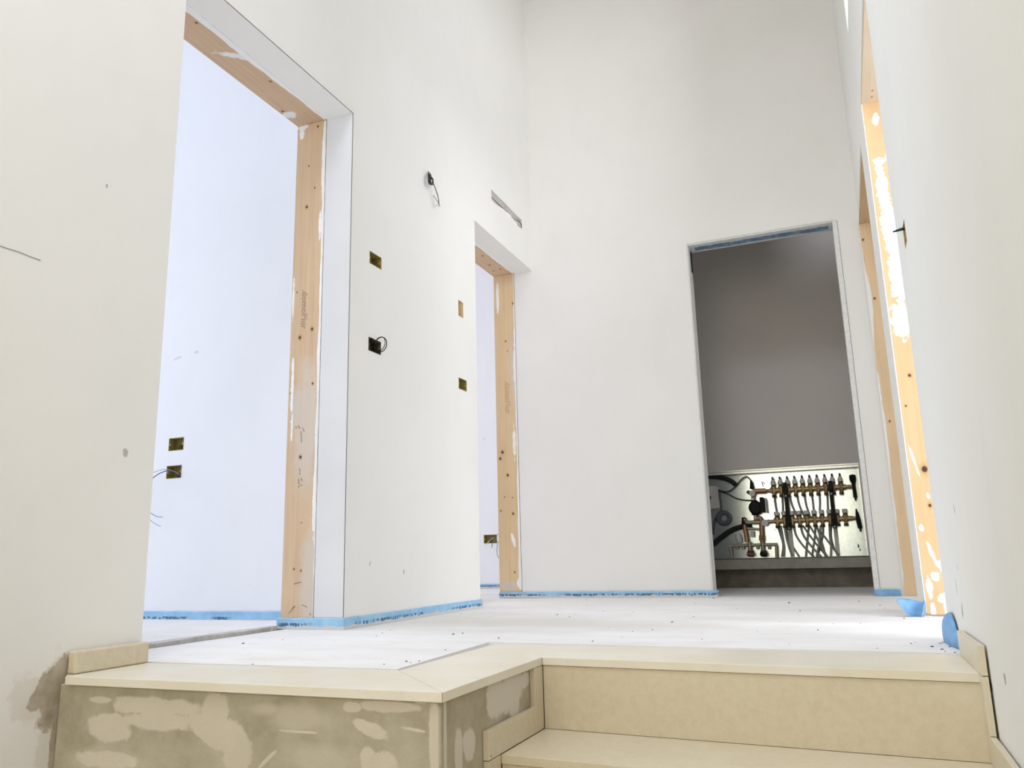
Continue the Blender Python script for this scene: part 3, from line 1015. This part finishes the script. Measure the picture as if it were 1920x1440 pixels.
def wall_box(P, u0, u1, w0, w1, dep, mat, lab, dark=True, group='open wall boxes', vert=False, cavity=True, grow=0.0):
    """open box shell with a divider and two screw lugs; P maps (u, w, depth)"""
    g = .0006
    u0, u1, w0, w1 = u0 + g, u1 - g, w0 + g, w1 - g
    c0 = P((u0 + u1) / 2, w0, dep)
    root = thing('wall_box', c0, label=lab, category='wall box', group=group)

    def b(a, b_, c_, d, e, f_):
        vs = [P(u, w, dd) for dd in (e, f_) for w in (c_, d) for u in (a, b_)]
        return vs, [(0, 2, 3, 1), (4, 5, 7, 6), (0, 1, 5, 4), (2, 6, 7, 3), (0, 4, 6, 2), (1, 3, 7, 5)]
    t_ = .0022
    mb = MB()
    for a in ((u0, u0 + t_, w0, w1, -.0006, dep), (u1 - t_, u1, w0, w1, -.0006, dep), (u0, u1, w0, w0 + t_, -.0006, dep), (u0, u1, w1 - t_, w1, -.0006, dep), (u0, u1, w0, w1, dep - .002, dep - .0005)):
        mb.add(*b(*a))
    build('box_shell', mb, mat, root)
    mb = MB()
    if vert:
        um = (u0 + u1) / 2
        build('insert', MB().add(*b(um - .006, um + .004, w0 + .003, w1 - .003, .004, .02)), M['box_tan'], root)
        mb.add(*b(um + .006, u1 - .003, w0 + .003, w1 - .003, .001, .01))
    else:
        wm = (w0 + w1) / 2
        for (ua, ub) in ((u0 + .0022, u0 + .010), (u1 - .010, u1 - .0022)):
            build('screw_lug', MB().add(*b(ua, ub, wm - .006, wm + .006, .001, .012)), mat, root)
    if vert:
        build('insert', mb, M['box_tan'], root)
    if dark:
        mb = MB()
        wm = (w0 + w1) / 2
        build('knockout', MB().add(*b((u0 * 2 + u1) / 3, (u0 * 2 + u1) / 3 + .018, w0 + .006, wm, dep - .008, dep - .003)), M['box_dark'], root)
        build('knockout', MB().add(*b(u1 - .026, u1 - .014, w0 + .008, wm + .004, dep - .008, dep - .003)), M['box_dark'], root)
    return root


wall_box(PL, *niches[0][:4], .05, M['box_yellow'], 'mustard wall box in the left wall, upper one nearest the tall doorway')
wall_box(PL, *niches[1][:4], .05, M['box_dark'], 'dark wall box with a looped black cable in the left wall')
wall_box(PL, *niches[2][:4], .05, M['box_tan'], 'upright tan wall box in the left wall, by the far doorway', dark=False, vert=True)
wall_box(PL, *niches[3][:4], .05, M['box_yellow'], 'small mustard wall box below the upright tan one')


def cable(name, pts, r, mat, lab, group=None, n=8, **k):
    props = dict(label=lab, category='cable')
    if group:
        props['group'] = group
    return build(name, MB().tube(smoothpts(pts), r, 8), mat, None, smooth=True, **props, **k)


def lp(px, py, out):      # a point standing out of the left wall
    return at(px, py, 0, XL + out)


cb_ = thing('cable', lp(700, 650, -.03), label='black cable loop bulging out of the dark wall box', category='cable')
build('strand', MB().tube(smoothpts([lp(700, 655, -.03), lp(703, 645, .005), lp(708, 635, .03), lp(717, 632, .04), lp(724, 638, .045), lp(724, 650, .04), lp(717, 659, .02), lp(706, 660, -.02)]), .0021, 6), M['cable_black'], cb_, smooth=True)
build('strand', MB().tube(smoothpts([lp(698, 652, -.03), lp(703, 642, .01), lp(711, 634, .035), lp(719, 633, .045), lp(722, 642, .045), lp(719, 652, .035), lp(710, 662, -.02)]), .0018, 6), M['cable_black'], cb_, smooth=True)
build('strand', MB().tube([lp(697, 655, -.03), lp(698, 640, .0), lp(698, 634, .012)], .0018, 6), M['cable_black'], cb_, smooth=True)

lc = thing('cable', lp(806, 332, -.03), label='bunched black lamp cable hanging from a small hole high on the left wall', category='cable')
rr = random.Random(2)
mbn = MB()
for k in range(5):
    mbn.tube(smoothpts([lp(804 + rr.uniform(-1, 1), 330 + rr.uniform(-2, 2), -.03), lp(804 + k, 327 + rr.uniform(-3, 4), .015), lp(806 + rr.uniform(-3, 5), 340 + rr.uniform(-6, 4), .03), lp(811 + rr.uniform(-3, 1), 346 + rr.uniform(-4, 2), .03), lp(812, 338 + rr.uniform(-2, 3), .02), lp(806, 329, -.01)]), .0026, 6)
build('coil', mbn, M['cable_black'], lc, smooth=True)
build('strand', MB().tube(smoothpts([lp(812, 342, .02), lp(817, 355, .03), lp(822, 372, .035), lp(823, 384, .03)]), .0022, 6), M['cable_black'], lc, smooth=True)
build('strand', MB().tube(smoothpts([lp(823, 382, .03), lp(818, 374, .03), lp(812, 366, .02)]), .0014, 6), M['cable_black'], lc, smooth=True)
build('bare_end', MB().tube(smoothpts([lp(823, 382, .03), lp(825, 387, .03), lp(821, 385, .03), lp(817, 385, .03)]), .0015, 6), M['cable_grey'], lc, smooth=True)

# long slot above the far left door
sl = thing('slot_housing', (XL - .03, 4.39, 2.36), label='long ragged grey housing let into the wall above the far left doorway', category='housing')
sb = MB()
y0, y1, z0, z1 = 4.136, 4.644, 2.357, 2.431
vsb = lambda a, b, c_, d, e, f_: sb.box(XL - f_, XL - e, a, b, c_, d)
vsb(y0, y1, z0, z1, .028, .031)
vsb(y0, y1, z1 - .003, z1, -.0005, .055)
vsb(y0, y0 + .003, z0, z1, -.0005, .055)
vsb(y1 - .003, y1, z0, z1, -.0005, .055)
build('channel', sb, M['slot_plastic'], sl)
sb = MB()
sb.prism([(XL - .012, y0 + .02, z1 - .028), (XL - .012, y1 - .05, z1 - .028), (XL - .04, y1 - .05, z1 - .006), (XL - .04, y0 + .02, z1 - .006)], (0, 0, .003))
build('flap', sb, M['slot_plastic'], sl)
build('end_hole', MB().tube([(XL - .02, y0 + .003, z0 + .04), (XL - .02, y0 + .010, z0 + .04)], .012, 10), M['black'], sl)
sb = MB()
sb.tube(smoothpts([(XL - .03, y1 - .05, z1 - .01), (XL - .008, y1 - .03, z1 - .02), (XL - .004, y1 - .006, z1 - .03), (XL - .004, y1 - .008, z0 + .012), (XL - .012, y1 - .06, z0 + .02)]), .003, 6)
build('wire', sb, M['slot_dark'], sl)
ragged('torn_plaster', ((XL - .001, y0 + .002, z0 + .0005), (XL - .001, y1 - .002, z0 + .0005)), ((XL - .001, y0 + .002, z0 + .022), (XL - .001, y1 - .002, z0 + .022)), 26, M['smear'], sl, (-.006, 0, 0), 0, .008, 31, f=lambda t_: .25 + 1.1 * math.sin(t_ * 3.1) ** 2)

# right wall: torn hole with a cable stub
wb = wall_box(PR, 2.33, 2.395, 1.07, 1.135, .05, M['box_tan'], 'narrow wall box in the right wall with a black cable stub', dark=False)
rc = lambda px, py, out: at(px, py, 0, xr(2.36) - out)
cs = thing('cable', rc(1697, 433, -.02), label='black cable stub poking out of the right wall', category='cable')
build('strand', MB().tube([(xr(2.37) + .03, 2.37, 1.122), (xr(2.37) - .004, 2.372, 1.122), (xr(2.37) - .028, 2.375, 1.119)], [.004, .0045, .002], 7), M['cable_black'], cs, smooth=True)
build('strand', MB().tube([(xr(2.37) + .03, 2.36, 1.117), (xr(2.37) - .003, 2.362, 1.119), (xr(2.37) - .022, 2.365, 1.115)], [.003, .0035, .002], 7), M['cable_black'], cs, smooth=True)

# boxes in the side rooms
G3 = 'open wall boxes in the side rooms'
wall_box(PA, *nA[0][:4], .045, M['box_yellow'], 'mustard wall box in the nearest left room, upper of two, empty', group=G3)
wall_box(PA, *nA[1][:4], .045, M['box_yellow'], 'mustard wall box in the nearest left room, lower of two, with cables', group=G3)
wall_box(PF, *nF[0][:4], .045, M['box_yellow'], 'mustard wall box low on the wall in the far left room', group=G3)

ra = lambda px, py, out: at(px, py, 1, 2.928 - out)
G2 = 'cables out of the lower box in the nearest left room'
c1 = thing('cable', ra(330, 885, .004), label='thin cables arching out of the lower wall box in the nearest left room', category='cable')
build('strand', MB().tube(smoothpts([ra(337, 890, .0), ra(327, 884, .03), ra(310, 880, .05), ra(287, 886, .06), ra(262, 898, .06)]), .0014, 6), M['cable_grey'], c1, smooth=True)
build('strand', MB().tube(smoothpts([ra(338, 892, .0), ra(325, 884, .03), ra(308, 884, .05), ra(286, 897, .06), ra(262, 925, .06)]), .0022, 6), M['cable_blue'], c1, smooth=True)
build('strand', MB().tube(smoothpts([ra(262, 950, .06), ra(281, 961, .05), ra(293, 968, .03), ra(305, 970, .02)]), .0016, 6), M['cable_teal'], c1, smooth=True)
build('strand', MB().tube(smoothpts([ra(262, 955, .06), ra(279, 972, .05), ra(289, 981, .03), ra(301, 987, .02)]), .0014, 6), M['cable_grey'], c1, smooth=True)
build('strand', MB().tube(smoothpts([ra(262, 898, .06), ra(235, 925, .06), ra(262, 953, .06)]), .0018, 6), M['cable_blue'], c1, smooth=True)
rf = lambda px, py, out: at(px, py, 1, 6.328 - out)
c2 = thing('cable', rf(925, 1012, .004), label='thin coloured wire ends around the wall box in the far left room', category='cable')
build('strand', MB().tube(smoothpts([rf(925, 1008, .0), rf(918, 1014, .03), rf(910, 1022, .04)]), .0028, 6), M['cable_pink'], c2, smooth=True)
build('strand', MB().tube(smoothpts([rf(922, 1012, .0), rf(923, 1018, .03), rf(922, 1027, .04)]), .0028, 6), M['cable_blue'], c2, smooth=True)
build('strand', MB().tube(smoothpts([rf(930, 1004, .0), rf(935, 1001, .05), rf(945, 1000, .06), rf(945, 1012, .06), rf(935, 1015, .05), rf(932, 1026, .05), rf(932, 1038, .05), rf(935, 1047, .05)]), .0028, 6), M['cable_grey'], c2, smooth=True)

# pencil line on the left wall
build('trim_3', MB().tube(smoothpts([lp(-6, 459, .0004), lp(14, 466, .0004), lp(34, 472, .0004), lp(56, 481, .0004), lp(76, 488, .0004)]), .0009, 4), M['seam'], None, kind='structure', label='thin dark scratch on the plaster at the left')

# ---------------------------------------------------------------- heating cabinet in the closet
YP = YC + .055
pc = lambda px, py, out=0.0: at(px, py, 1, YP - out)
CAB = thing('manifold_cabinet', (-.5, YC, .195), label='recessed metal cabinet for floor heating in the closet wall', category='cabinet')
build('back_panel', MB().box(-1.179, .127, YP + .001, YP + .006, .196, .819), M['panel'], CAB)
sd = MB()
sd.box(-1.179, .127, YC + .001, YP, .812, .819)
sd.box(-1.179, .127, YC + .001, YP, .196, .200)
sd.box(-1.179, -1.175, YC + .001, YP, .2, .812)
sd.box(.123, .127, YC + .001, YP, .2, .812)
build('cabinet_side', sd, M['panel'], CAB)
build('frame_rail', MB().box(-1.2, .128, YC - .007, YC - .0005, .792, .808), M['panel_frame'], CAB, bevel=.001)
build('frame_rail', MB().box(-1.2, .128, YC - .004, YC - .0005, .8105, .820), M['panel_frame'], CAB, bevel=.001)
build('frame_rail', MB().box(-1.2, .128, YC - .005, YC - .0005, .1955, .2025), M['seam'], CAB, bevel=.001)
for (x0_, y0_, x1_, y1_, r_) in ((1428, 903, 1431, 912, .003), (1430, 904, 1434, 908, .003), (1609, 1021, 1610, 1027, .005), (1612, 1029, 1613, 1033, .004), (1453, 993, 1453.5, 994, .004)):
    build('mark', MB().tube([pc(x0_, y0_, .001), pc(x1_, y1_, .001)], r_, 5), M['seam'], CAB)
build('wall_closet_plinth', MB().box(-1.45, .75, YC - .012, YC + .3, .128, .1945), M['plinth'], kind='structure', label='grey rough concrete ledge under the cabinet')
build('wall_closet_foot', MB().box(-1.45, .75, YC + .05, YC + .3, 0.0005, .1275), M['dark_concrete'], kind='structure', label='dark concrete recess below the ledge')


def bar(p, q_, r, mat, parent, name, n=10, **k):
    return build(name, MB().tube([p, q_], r, n), mat, parent, smooth=False, **k)


MAN = thing('heating_manifold', pc(1520, 1000, .05), label='brass floor heating manifold with two rows of ten valves', category='manifold')
OUT = .065


def barline(pts_a, pts_b):
    a, b = pc(*pts_a, OUT), pc(*pts_b, OUT)
    return a, b


for (y_l, y_r, x_l, x_r, xs, dx) in ((920.5, 911.5, 1440, 1592, [1280 + v / 4.8 for v in (818, 883, 948, 1014, 1082, 1150, 1216, 1286, 1354, 1424)], 0),
                                     (977, 971.5, 1447, 1604, [1280 + v / 4.8 for v in (850, 915, 985, 1050, 1118, 1187, 1255, 1324, 1394, 1466)], 1)):
    a, b = pc(x_l, y_l, OUT), pc(x_r, y_r, OUT)
    zz = (a.z + b.z) / 2
    a.z = b.z = zz
    build('distributor_bar', MB().tube([a, a.lerp(b, .02), a.lerp(b, .021), a.lerp(b, .97), a.lerp(b, .971), b], [.010, .010, .0155, .0155, .010, .010], 12), M['brass'], MAN, smooth=False)
    for i, x in enumerate(xs):
        yb_ = y_l + (y_r - y_l) * (x - x_l) / (x_r - x_l)
        p = pc(x, yb_, OUT)
        p.z = zz
        U = Vector((0, 0, 1))
        # union on the bar, dark nut, cap on top, outlet nut below
        build('valve_body', MB().tube([p - U * .035, p - U * .020, p - U * .0199, p + U * .024], [.011, .011, .0185, .0185], 10), M['brass'], MAN)
        build('nut', MB().tube([p + U * .021, p + U * .040], [.014, .014], 6), M['brass_dark'], MAN)
        build('nut', MB().tube([p - U * .050, p - U * .033], [.015, .015], 6), M['brass_dark'], MAN)
        if dx == 0:
            v = build('valve_cap', MB().tube([p + U * .038, p + U * .052, p + U * .072], [.0175, .0175, .010], 12), M['cap'], MAN)
            build('stem', MB().tube([p + U * .071, p + U * .086, p + U * .094], [.0065, .008, .005], 7), M['brass_dark'], v)
        else:
            build('valve_cap', MB().tube([p + U * .038, p + U * .060, p + U * .064], [.0175, .0175, .014], 12), M['cap'], MAN)
    if dx == 0:
        zU, bU = zz, b
    else:
        zL, bL = zz, b
# black brackets with pale posts below
for (xt, yt, xb, yb_, xp, yp) in ((1471.5, 908, 1481, 994, 1486, 1044), (1556, 905, 1566.5, 991, 1573, 1040)):
    a, b, c_ = pc(xt, yt, .06), pc(xb, yb_, .06), pc(xp, yp, .02)
    x = (a.x + b.x) / 2
    br = build('bracket', MB().box(x - .013, x + .013, YP - .10, YP - .085, b.z, a.z + .01).box(x - .019, x + .019, YP - .104, YP - .030, zU - .022, zU + .02)
               .box(x - .019, x + .019, YP - .104, YP - .030, zL - .024, zL + .022), M['black'], MAN, bevel=.002)
    build('screw', MB().tube([(x, YP - .108, zU - .045), (x, YP - .099, zU - .045)], .0055, 8), M['cap'], br)
    build('screw', MB().tube([(x, YP - .108, b.z + .012), (x, YP - .099, b.z + .012)], .0055, 8), M['cap'], br)
    build('post', MB().box(x - .012, x + .014, YP - .02, YP - .001, .204, b.z + .01), M['ctrl'], MAN, bevel=.002)
# end valves
for (pp, zz, sgn) in ((pc(1601, 912, OUT), zU, 1), (pc(1608, 972, OUT), zL, -1)):
    p = Vector((pp.x, pp.y, zz))
    ev = build('end_valve', MB().tube([p + Vector((-.035, 0, 0)), p + Vector((.0, 0, 0))], .012, 8), M['brass'], MAN)
    if sgn > 0:
        build('lever', MB().tube([p + Vector((.002, -.01, -.095)), p + Vector((.002, -.01, -.075)), p + Vector((.002, -.01, -.0745)), p + Vector((0, -.01, 0)), p + Vector((0, -.01, .02)), p + Vector((-.002, -.01, .045)), p + Vector((-.002, -.01, .07)), p + Vector((-.002, -.01, .078))],
                              [.006, .006, .013, .011, .012, .021, .022, .012], 10), M['black'], ev)
    else:
        build('lever', MB().tube([p + Vector((.01, -.01, -.09)), p + Vector((.01, -.01, -.07)), p + Vector((.01, -.01, -.069)), p + Vector((.004, -.01, -.02)), p + Vector((0, -.01, .035)), p + Vector((-.002, -.01, .045)), p + Vector((-.002, -.01, .06))],
                              [.006, .006, .014, .016, .010, .006, .005], 10), M['black'], ev)

# heating pipes
c48 = lambda x, y: (1280 + x / 4.8, 860 + y / 4.8)
upper = [[(825, 335), (835, 420), (848, 485)], [(895, 330), (900, 420), (902, 485)], [(960, 330), (985, 420), (1020, 500), (1048, 560)], [(1028, 325), (1050, 420), (1085, 500), (1115, 570)],
         [(1095, 325), (1112, 420), (1140, 500), (1165, 570)], [(1162, 320), (1175, 420), (1180, 490)], [(1232, 310), (1235, 400), (1232, 480)], [(1302, 320), (1305, 400), (1308, 480)]]
lower = [[(855, 605), (885, 700), (905, 780), (893, 885)], [(880, 600), (900, 720), (912, 800), (910, 885)], [(915, 605), (930, 700), (955, 790), (985, 880)], [(925, 605), (950, 700), (990, 790), (1050, 885)],
         [(1000, 610), (1020, 690), (1080, 780), (1180, 885)], [(1060, 605), (1085, 690), (1150, 780), (1245, 885)], [(1080, 600), (1150, 700), (1220, 790), (1305, 885)], [(1135, 600), (1125, 700), (1115, 800), (1108, 885)],
         [(1140, 600), (1200, 700), (1250, 800), (1300, 885)], [(1195, 600), (1190, 700), (1175, 800), (1165, 885)], [(1205, 600), (1235, 700), (1265, 800), (1285, 885)], [(1240, 600), (1235, 700), (1220, 800), (1205, 885)],
         [(1265, 600), (1262, 690), (1240, 780), (1212, 885)], [(1225, 640), (1290, 720), (1350, 800), (1405, 872)], [(1320, 600), (1325, 700), (1335, 790), (1333, 885)], [(1338, 600), (1335, 700), (1360, 800), (1400, 872)]]
for i, l in enumerate(upper):
    o_ = .03
    build('pipe', MB().tube(smoothpts([pc(*c48(*p), o_) for p in l], 5), .0068, 8), M['pipe'], MAN, smooth=True)
for i, l in enumerate(lower):
    o_ = .012 + .018 * (i % 3)
    pts_ = smoothpts([pc(*c48(*p), o_) for p in l], 5)
    pts_[-1].z = max(pts_[-1].z, .2035)
    build('pipe', MB().tube(pts_, .0068, 8), M['pipe'], MAN, smooth=True)

# mixing unit with pump on the left
MX = thing('mixing_unit', pc(1420, 1000, .05), label='brass pipework with black circulation pump beside the manifold', category='pump unit')
q4 = lambda x, y, o_=.06: pc(1280 + x / 7.2, 870 + y / 7.2, o_)


def tb(name, lst, r, mat, n=10, parent=MX, smooth=False):
    return build(name, MB().tube(lst, r, n), mat, parent, smooth=smooth)


tb('connector', [q4(950, 365), q4(1120, 360), q4(1121, 360), q4(1160, 358)], [.017, .017, .010, .012], M['copper'])
tb('elbow', [q4(862, 378), q4(885, 380), q4(900, 383)], [.006, .014, .014], M['brass_dark'])
g1 = tb('gauge', [q4(938, 396, .085), q4(938, 396, .062)], .021, M['ctrl'], 16)
tb('neck', [q4(945, 400), q4(950, 480)], .012, M['copper'])
tb('collar', [q4(945, 455, .08), q4(948, 490, .08)], .0115, M['cap'])
pm = thing('circulation_pump', q4(985, 590), label='black circulation pump')
del pm['label']
pm.parent = MX
pm.location = Vector(pm['org']) - Vector(MX['org'])
pd = MB()
pd.tube([q4(985, 590, .10), q4(985, 590, .085), q4(985, 590, .02)], [.036, .048, .048], 20)
pd.tube([q4(965, 490, .06), q4(975, 690, .06)], [.022, .022], 10)
build('pump_body', pd, M['black'], pm)
a, b = q4(1035, 450, .1), q4(1115, 650, .05)
build('motor', MB().box(a.x, b.x, YP - .11, YP - .03, b.z, a.z), M['black'], pm, bevel=.004)
a, b = q4(1122, 455, .1), q4(1150, 660, .05)
build('motor_cover', MB().box(a.x, b.x - .008, YP - .105, YP - .035, b.z, a.z), M['ctrl'], pm, bevel=.003)
tb('neck', [q4(980, 690), q4(985, 760)], .012, M['copper'])
tb('collar', [q4(975, 700, .08), q4(980, 740, .08)], .010, M['cap'])
tb('crosspipe', [q4(845, 790), q4(1050, 785), q4(1190, 775)], .0135, M['nickel'])
tb('elbow', smoothpts([q4(990, 745), q4(1035, 725), q4(1055, 760), q4(1060, 800)]), .015, M['copper'], smooth=True)
g2 = tb('gauge', [q4(1108, 793, .085), q4(1108, 793, .062)], .022, M['ctrl'], 16)
tb('connector', [q4(1150, 780), q4(1215, 775)], [.013, .010], M['brass'])
tb('riser_pipe', [q4(832, 740), q4(835, 850), q4(855, 950), q4(870, 1050)], .015, M['copper'])
tb('riser_cap', [q4(822, 720), q4(832, 820)], [.012, .020], M['black'])
tb('riser_pipe', [q4(1062, 800), q4(1068, 950), q4(1072, 1060)], .0155, M['copper'])
tb('union', [q4(1066, 960), q4(1068, 1030)], .020, M['brass'], 6)
tb('crosspipe', [q4(850, 870, .05), q4(960, 875, .05), q4(1060, 885, .05)], .0095, M['nickel'])
a, b = q4(905, 900, .08), q4(970, 985, .05)
build('thermostat_block', MB().box(a.x, b.x, YP - .08, YP - .03, b.z, a.z), M['cap'], MX, bevel=.004)
tb('air_bottle', [q4(740, 940, .05), q4(755, 1000, .05), q4(770, 1060, .05)], [.018, .024, .018], M['ctrl'])
tb('rail', [q4(625, 1105, .05), q4(1275, 1085, .05)], .011, M['nickel'])
for x in (645, 1265):
    tb('rail_leg', [q4(x, 1100, .05), q4(x + (18 if x < 900 else 5), 1262, .05)], .010, M['nickel'])
for x in (730, 820, 1010, 1165):
    tb('outlet', [q4(x, 1100, .05), q4(x + 4, 1150, .05)], .009, M['nickel'])
tb('drop_pipe', [q4(900, 1050), q4(910, 1180)], .013, M['nickel'])
tb('drop_pipe', [q4(1075, 1050), q4(1085, 1190)], .013, M['nickel'])
for x, mm in ((912, M['red']), (1090, M['black'])):
    vl = tb('valve', [q4(x, 1165), q4(x + 5, 1215), q4(x + 6, 1255)], [.018, .024, .016], M['brass_dark'], 8)
    build('handwheel', MB().tube([q4(x - 45, 1210, .09), q4(x + 50, 1225, .09)], [.013, .013], 8).tube([q4(x - 20, 1195, .09), q4(x - 15, 1250, .09)], .010, 8), mm, vl)

# black insulated pipes
cable('insulated_pipe', [q4(340, 165, .03), q4(450, 170, .03), q4(570, 195, .03), q4(660, 235, .03), q4(722, 285, .02)], [0.017] * 0 or .0165, M['insul'], 'thick black insulated pipe in the top corner of the heating cabinet')
bpy.data.objects['insulated_pipe']['category'] = 'pipe'
o_ = cable('insulated_pipe', [q4(400, 1090, .03), q4(520, 990, .03), q4(650, 900, .03), q4(780, 850, .03), q4(930, 830, .03)], .0175, M['insul'], 'thick black insulated pipe curving up to the brass pipework')
o_['category'] = 'pipe'
# control box with cables and cable reel
a, b = q4(340, 300, .05), q4(490, 600, .05)
CB = thing('control_box', Vector(((a.x + b.x) / 2, YP - .001, b.z)), label='light grey control box at the edge of the heating cabinet', category='control box')
bx = build('case', MB().box(a.x - .06, b.x - .014, YP - .055, YP - .0005, b.z, a.z), M['ctrl'], CB, bevel=.003)
build('case_side', MB().box(b.x - .0135, b.x, YP - .045, YP - .0005, b.z + .004, a.z - .004), M['ctrl'], CB, bevel=.002)
build('light', MB().box(q4(365, 430).x, q4(378, 430).x, YP - .057, YP - .0545, q4(370, 480).z, q4(370, 430).z), M['black'], CB)
GC = 'black cables in the heating cabinet'
cable('cable', [q4(480, 350, .04), q4(560, 372, .04), q4(640, 360, .04), q4(720, 290, .04), q4(790, 210, .04), q4(860, 170, .04), q4(915, 220, .045), q4(935, 300, .055)], .004, M['cable_black'], 'thin black cable arching from control box over to the upper gauge', GC)
cable('cable', [q4(480, 360, .04), q4(600, 400, .04), q4(720, 462, .04), q4(820, 485, .04), q4(935, 490, .05)], .004, M['cable_black'], 'thin black cable sagging from control box to the pump', GC)
cable('cable', [q4(485, 355, .035), q4(500, 450, .03), q4(515, 560, .03), q4(512, 650, .02)], .0028, M['cable_black'], 'thin dark cable hanging from control box to the coil', GC)
p = q4(555, 730, .028)
cr = build('cable_coil', MB().ring(p, (0, 1, 0), .040, .016, 28, 10), M['tape'], None, smooth=True, label='blue grey ring coil hanging in the heating cabinet', category='coil')
tl = build('cable', MB().tube(smoothpts([q4(460, 700, .02), q4(430, 760, .02), q4(415, 850, .02), q4(405, 950, .02)]), .005, 8), M['tape'], None, smooth=True, label='dark cable tail dropping from the coil beside the jamb', category='cable', group=GC)
# probe sleeve above the gauge
tb('probe_sleeve', [q4(925, 225, .05), q4(935, 330, .06)], [.007, .015], M['black'])

# ---------------------------------------------------------------- grit on the screed
rr = random.Random(11)
gm = MB()


def chip(x, y, z, s):
    pts_ = [(x + s * math.cos(a) * rr.uniform(.6, 1.2), y + s * math.sin(a) * rr.uniform(.6, 1.2), z) for a in [i * 1.2566 for i in range(5)]]
    gm.prism(pts_, (rr.uniform(-.3, .3) * s, 0, s * rr.uniform(.4, .9)))


for (px, py, s) in ((1748, 1213, .0042), (1768, 1205, .003), (1764, 1207, .003), (1780, 1213, .0028), (1766, 1218, .0034), (1790, 1224, .0028), (1772, 1222, .002), (1794, 1223, .002), (1709, 1207, .003), (1760, 1206, .002),
                    (1331, 1120, .004), (1338, 1122, .006), (1480, 1131, .005), (1255, 1120, .004), (1260, 1167, .004), (1045, 1153, .0035), (850, 1190, .004), (868, 1188, .003), (935, 1197, .003), (762, 1241, .003), (770, 1243, .002),
                    (786, 1240, .002), (720, 1246, .002), (835, 1219, .002), (1316, 1199, .002), (1645, 1216, .002), (1420, 1185, .002), (474, 1246, .002), (456, 1207, .004), (530, 1200, .002), (1500, 1146, .003), (1610, 1128, .004), (1650, 1135, .004), (1695, 1160, .003)):
    p = at(px, py, 2, 0)
    chip(p.x, p.y, .0002, s)
for _ in range(45):
    x, y = rr.uniform(-1.7, .2), rr.uniform(2.35, 4.7)
    chip(x, y, .0002, rr.uniform(.0012, .0028))
build('floor_grit', gm, M['grit'], None, kind='stuff', label='dark grit and crumbs scattered over the screed', category='grit')
# plaster crumbs at the foot of the pier
gm = MB()
for _ in range(14):
    p = at(1738 + rr.uniform(-6, 10), 1155.5 + rr.uniform(-1, 2), 2, 0)
    chip(p.x, p.y, .0002, rr.uniform(.003, .007))
build('plaster_crumbs', gm, M['smear'], None, kind='stuff', label='white plaster crumbs at the foot of the pier on the right', category='crumbs')
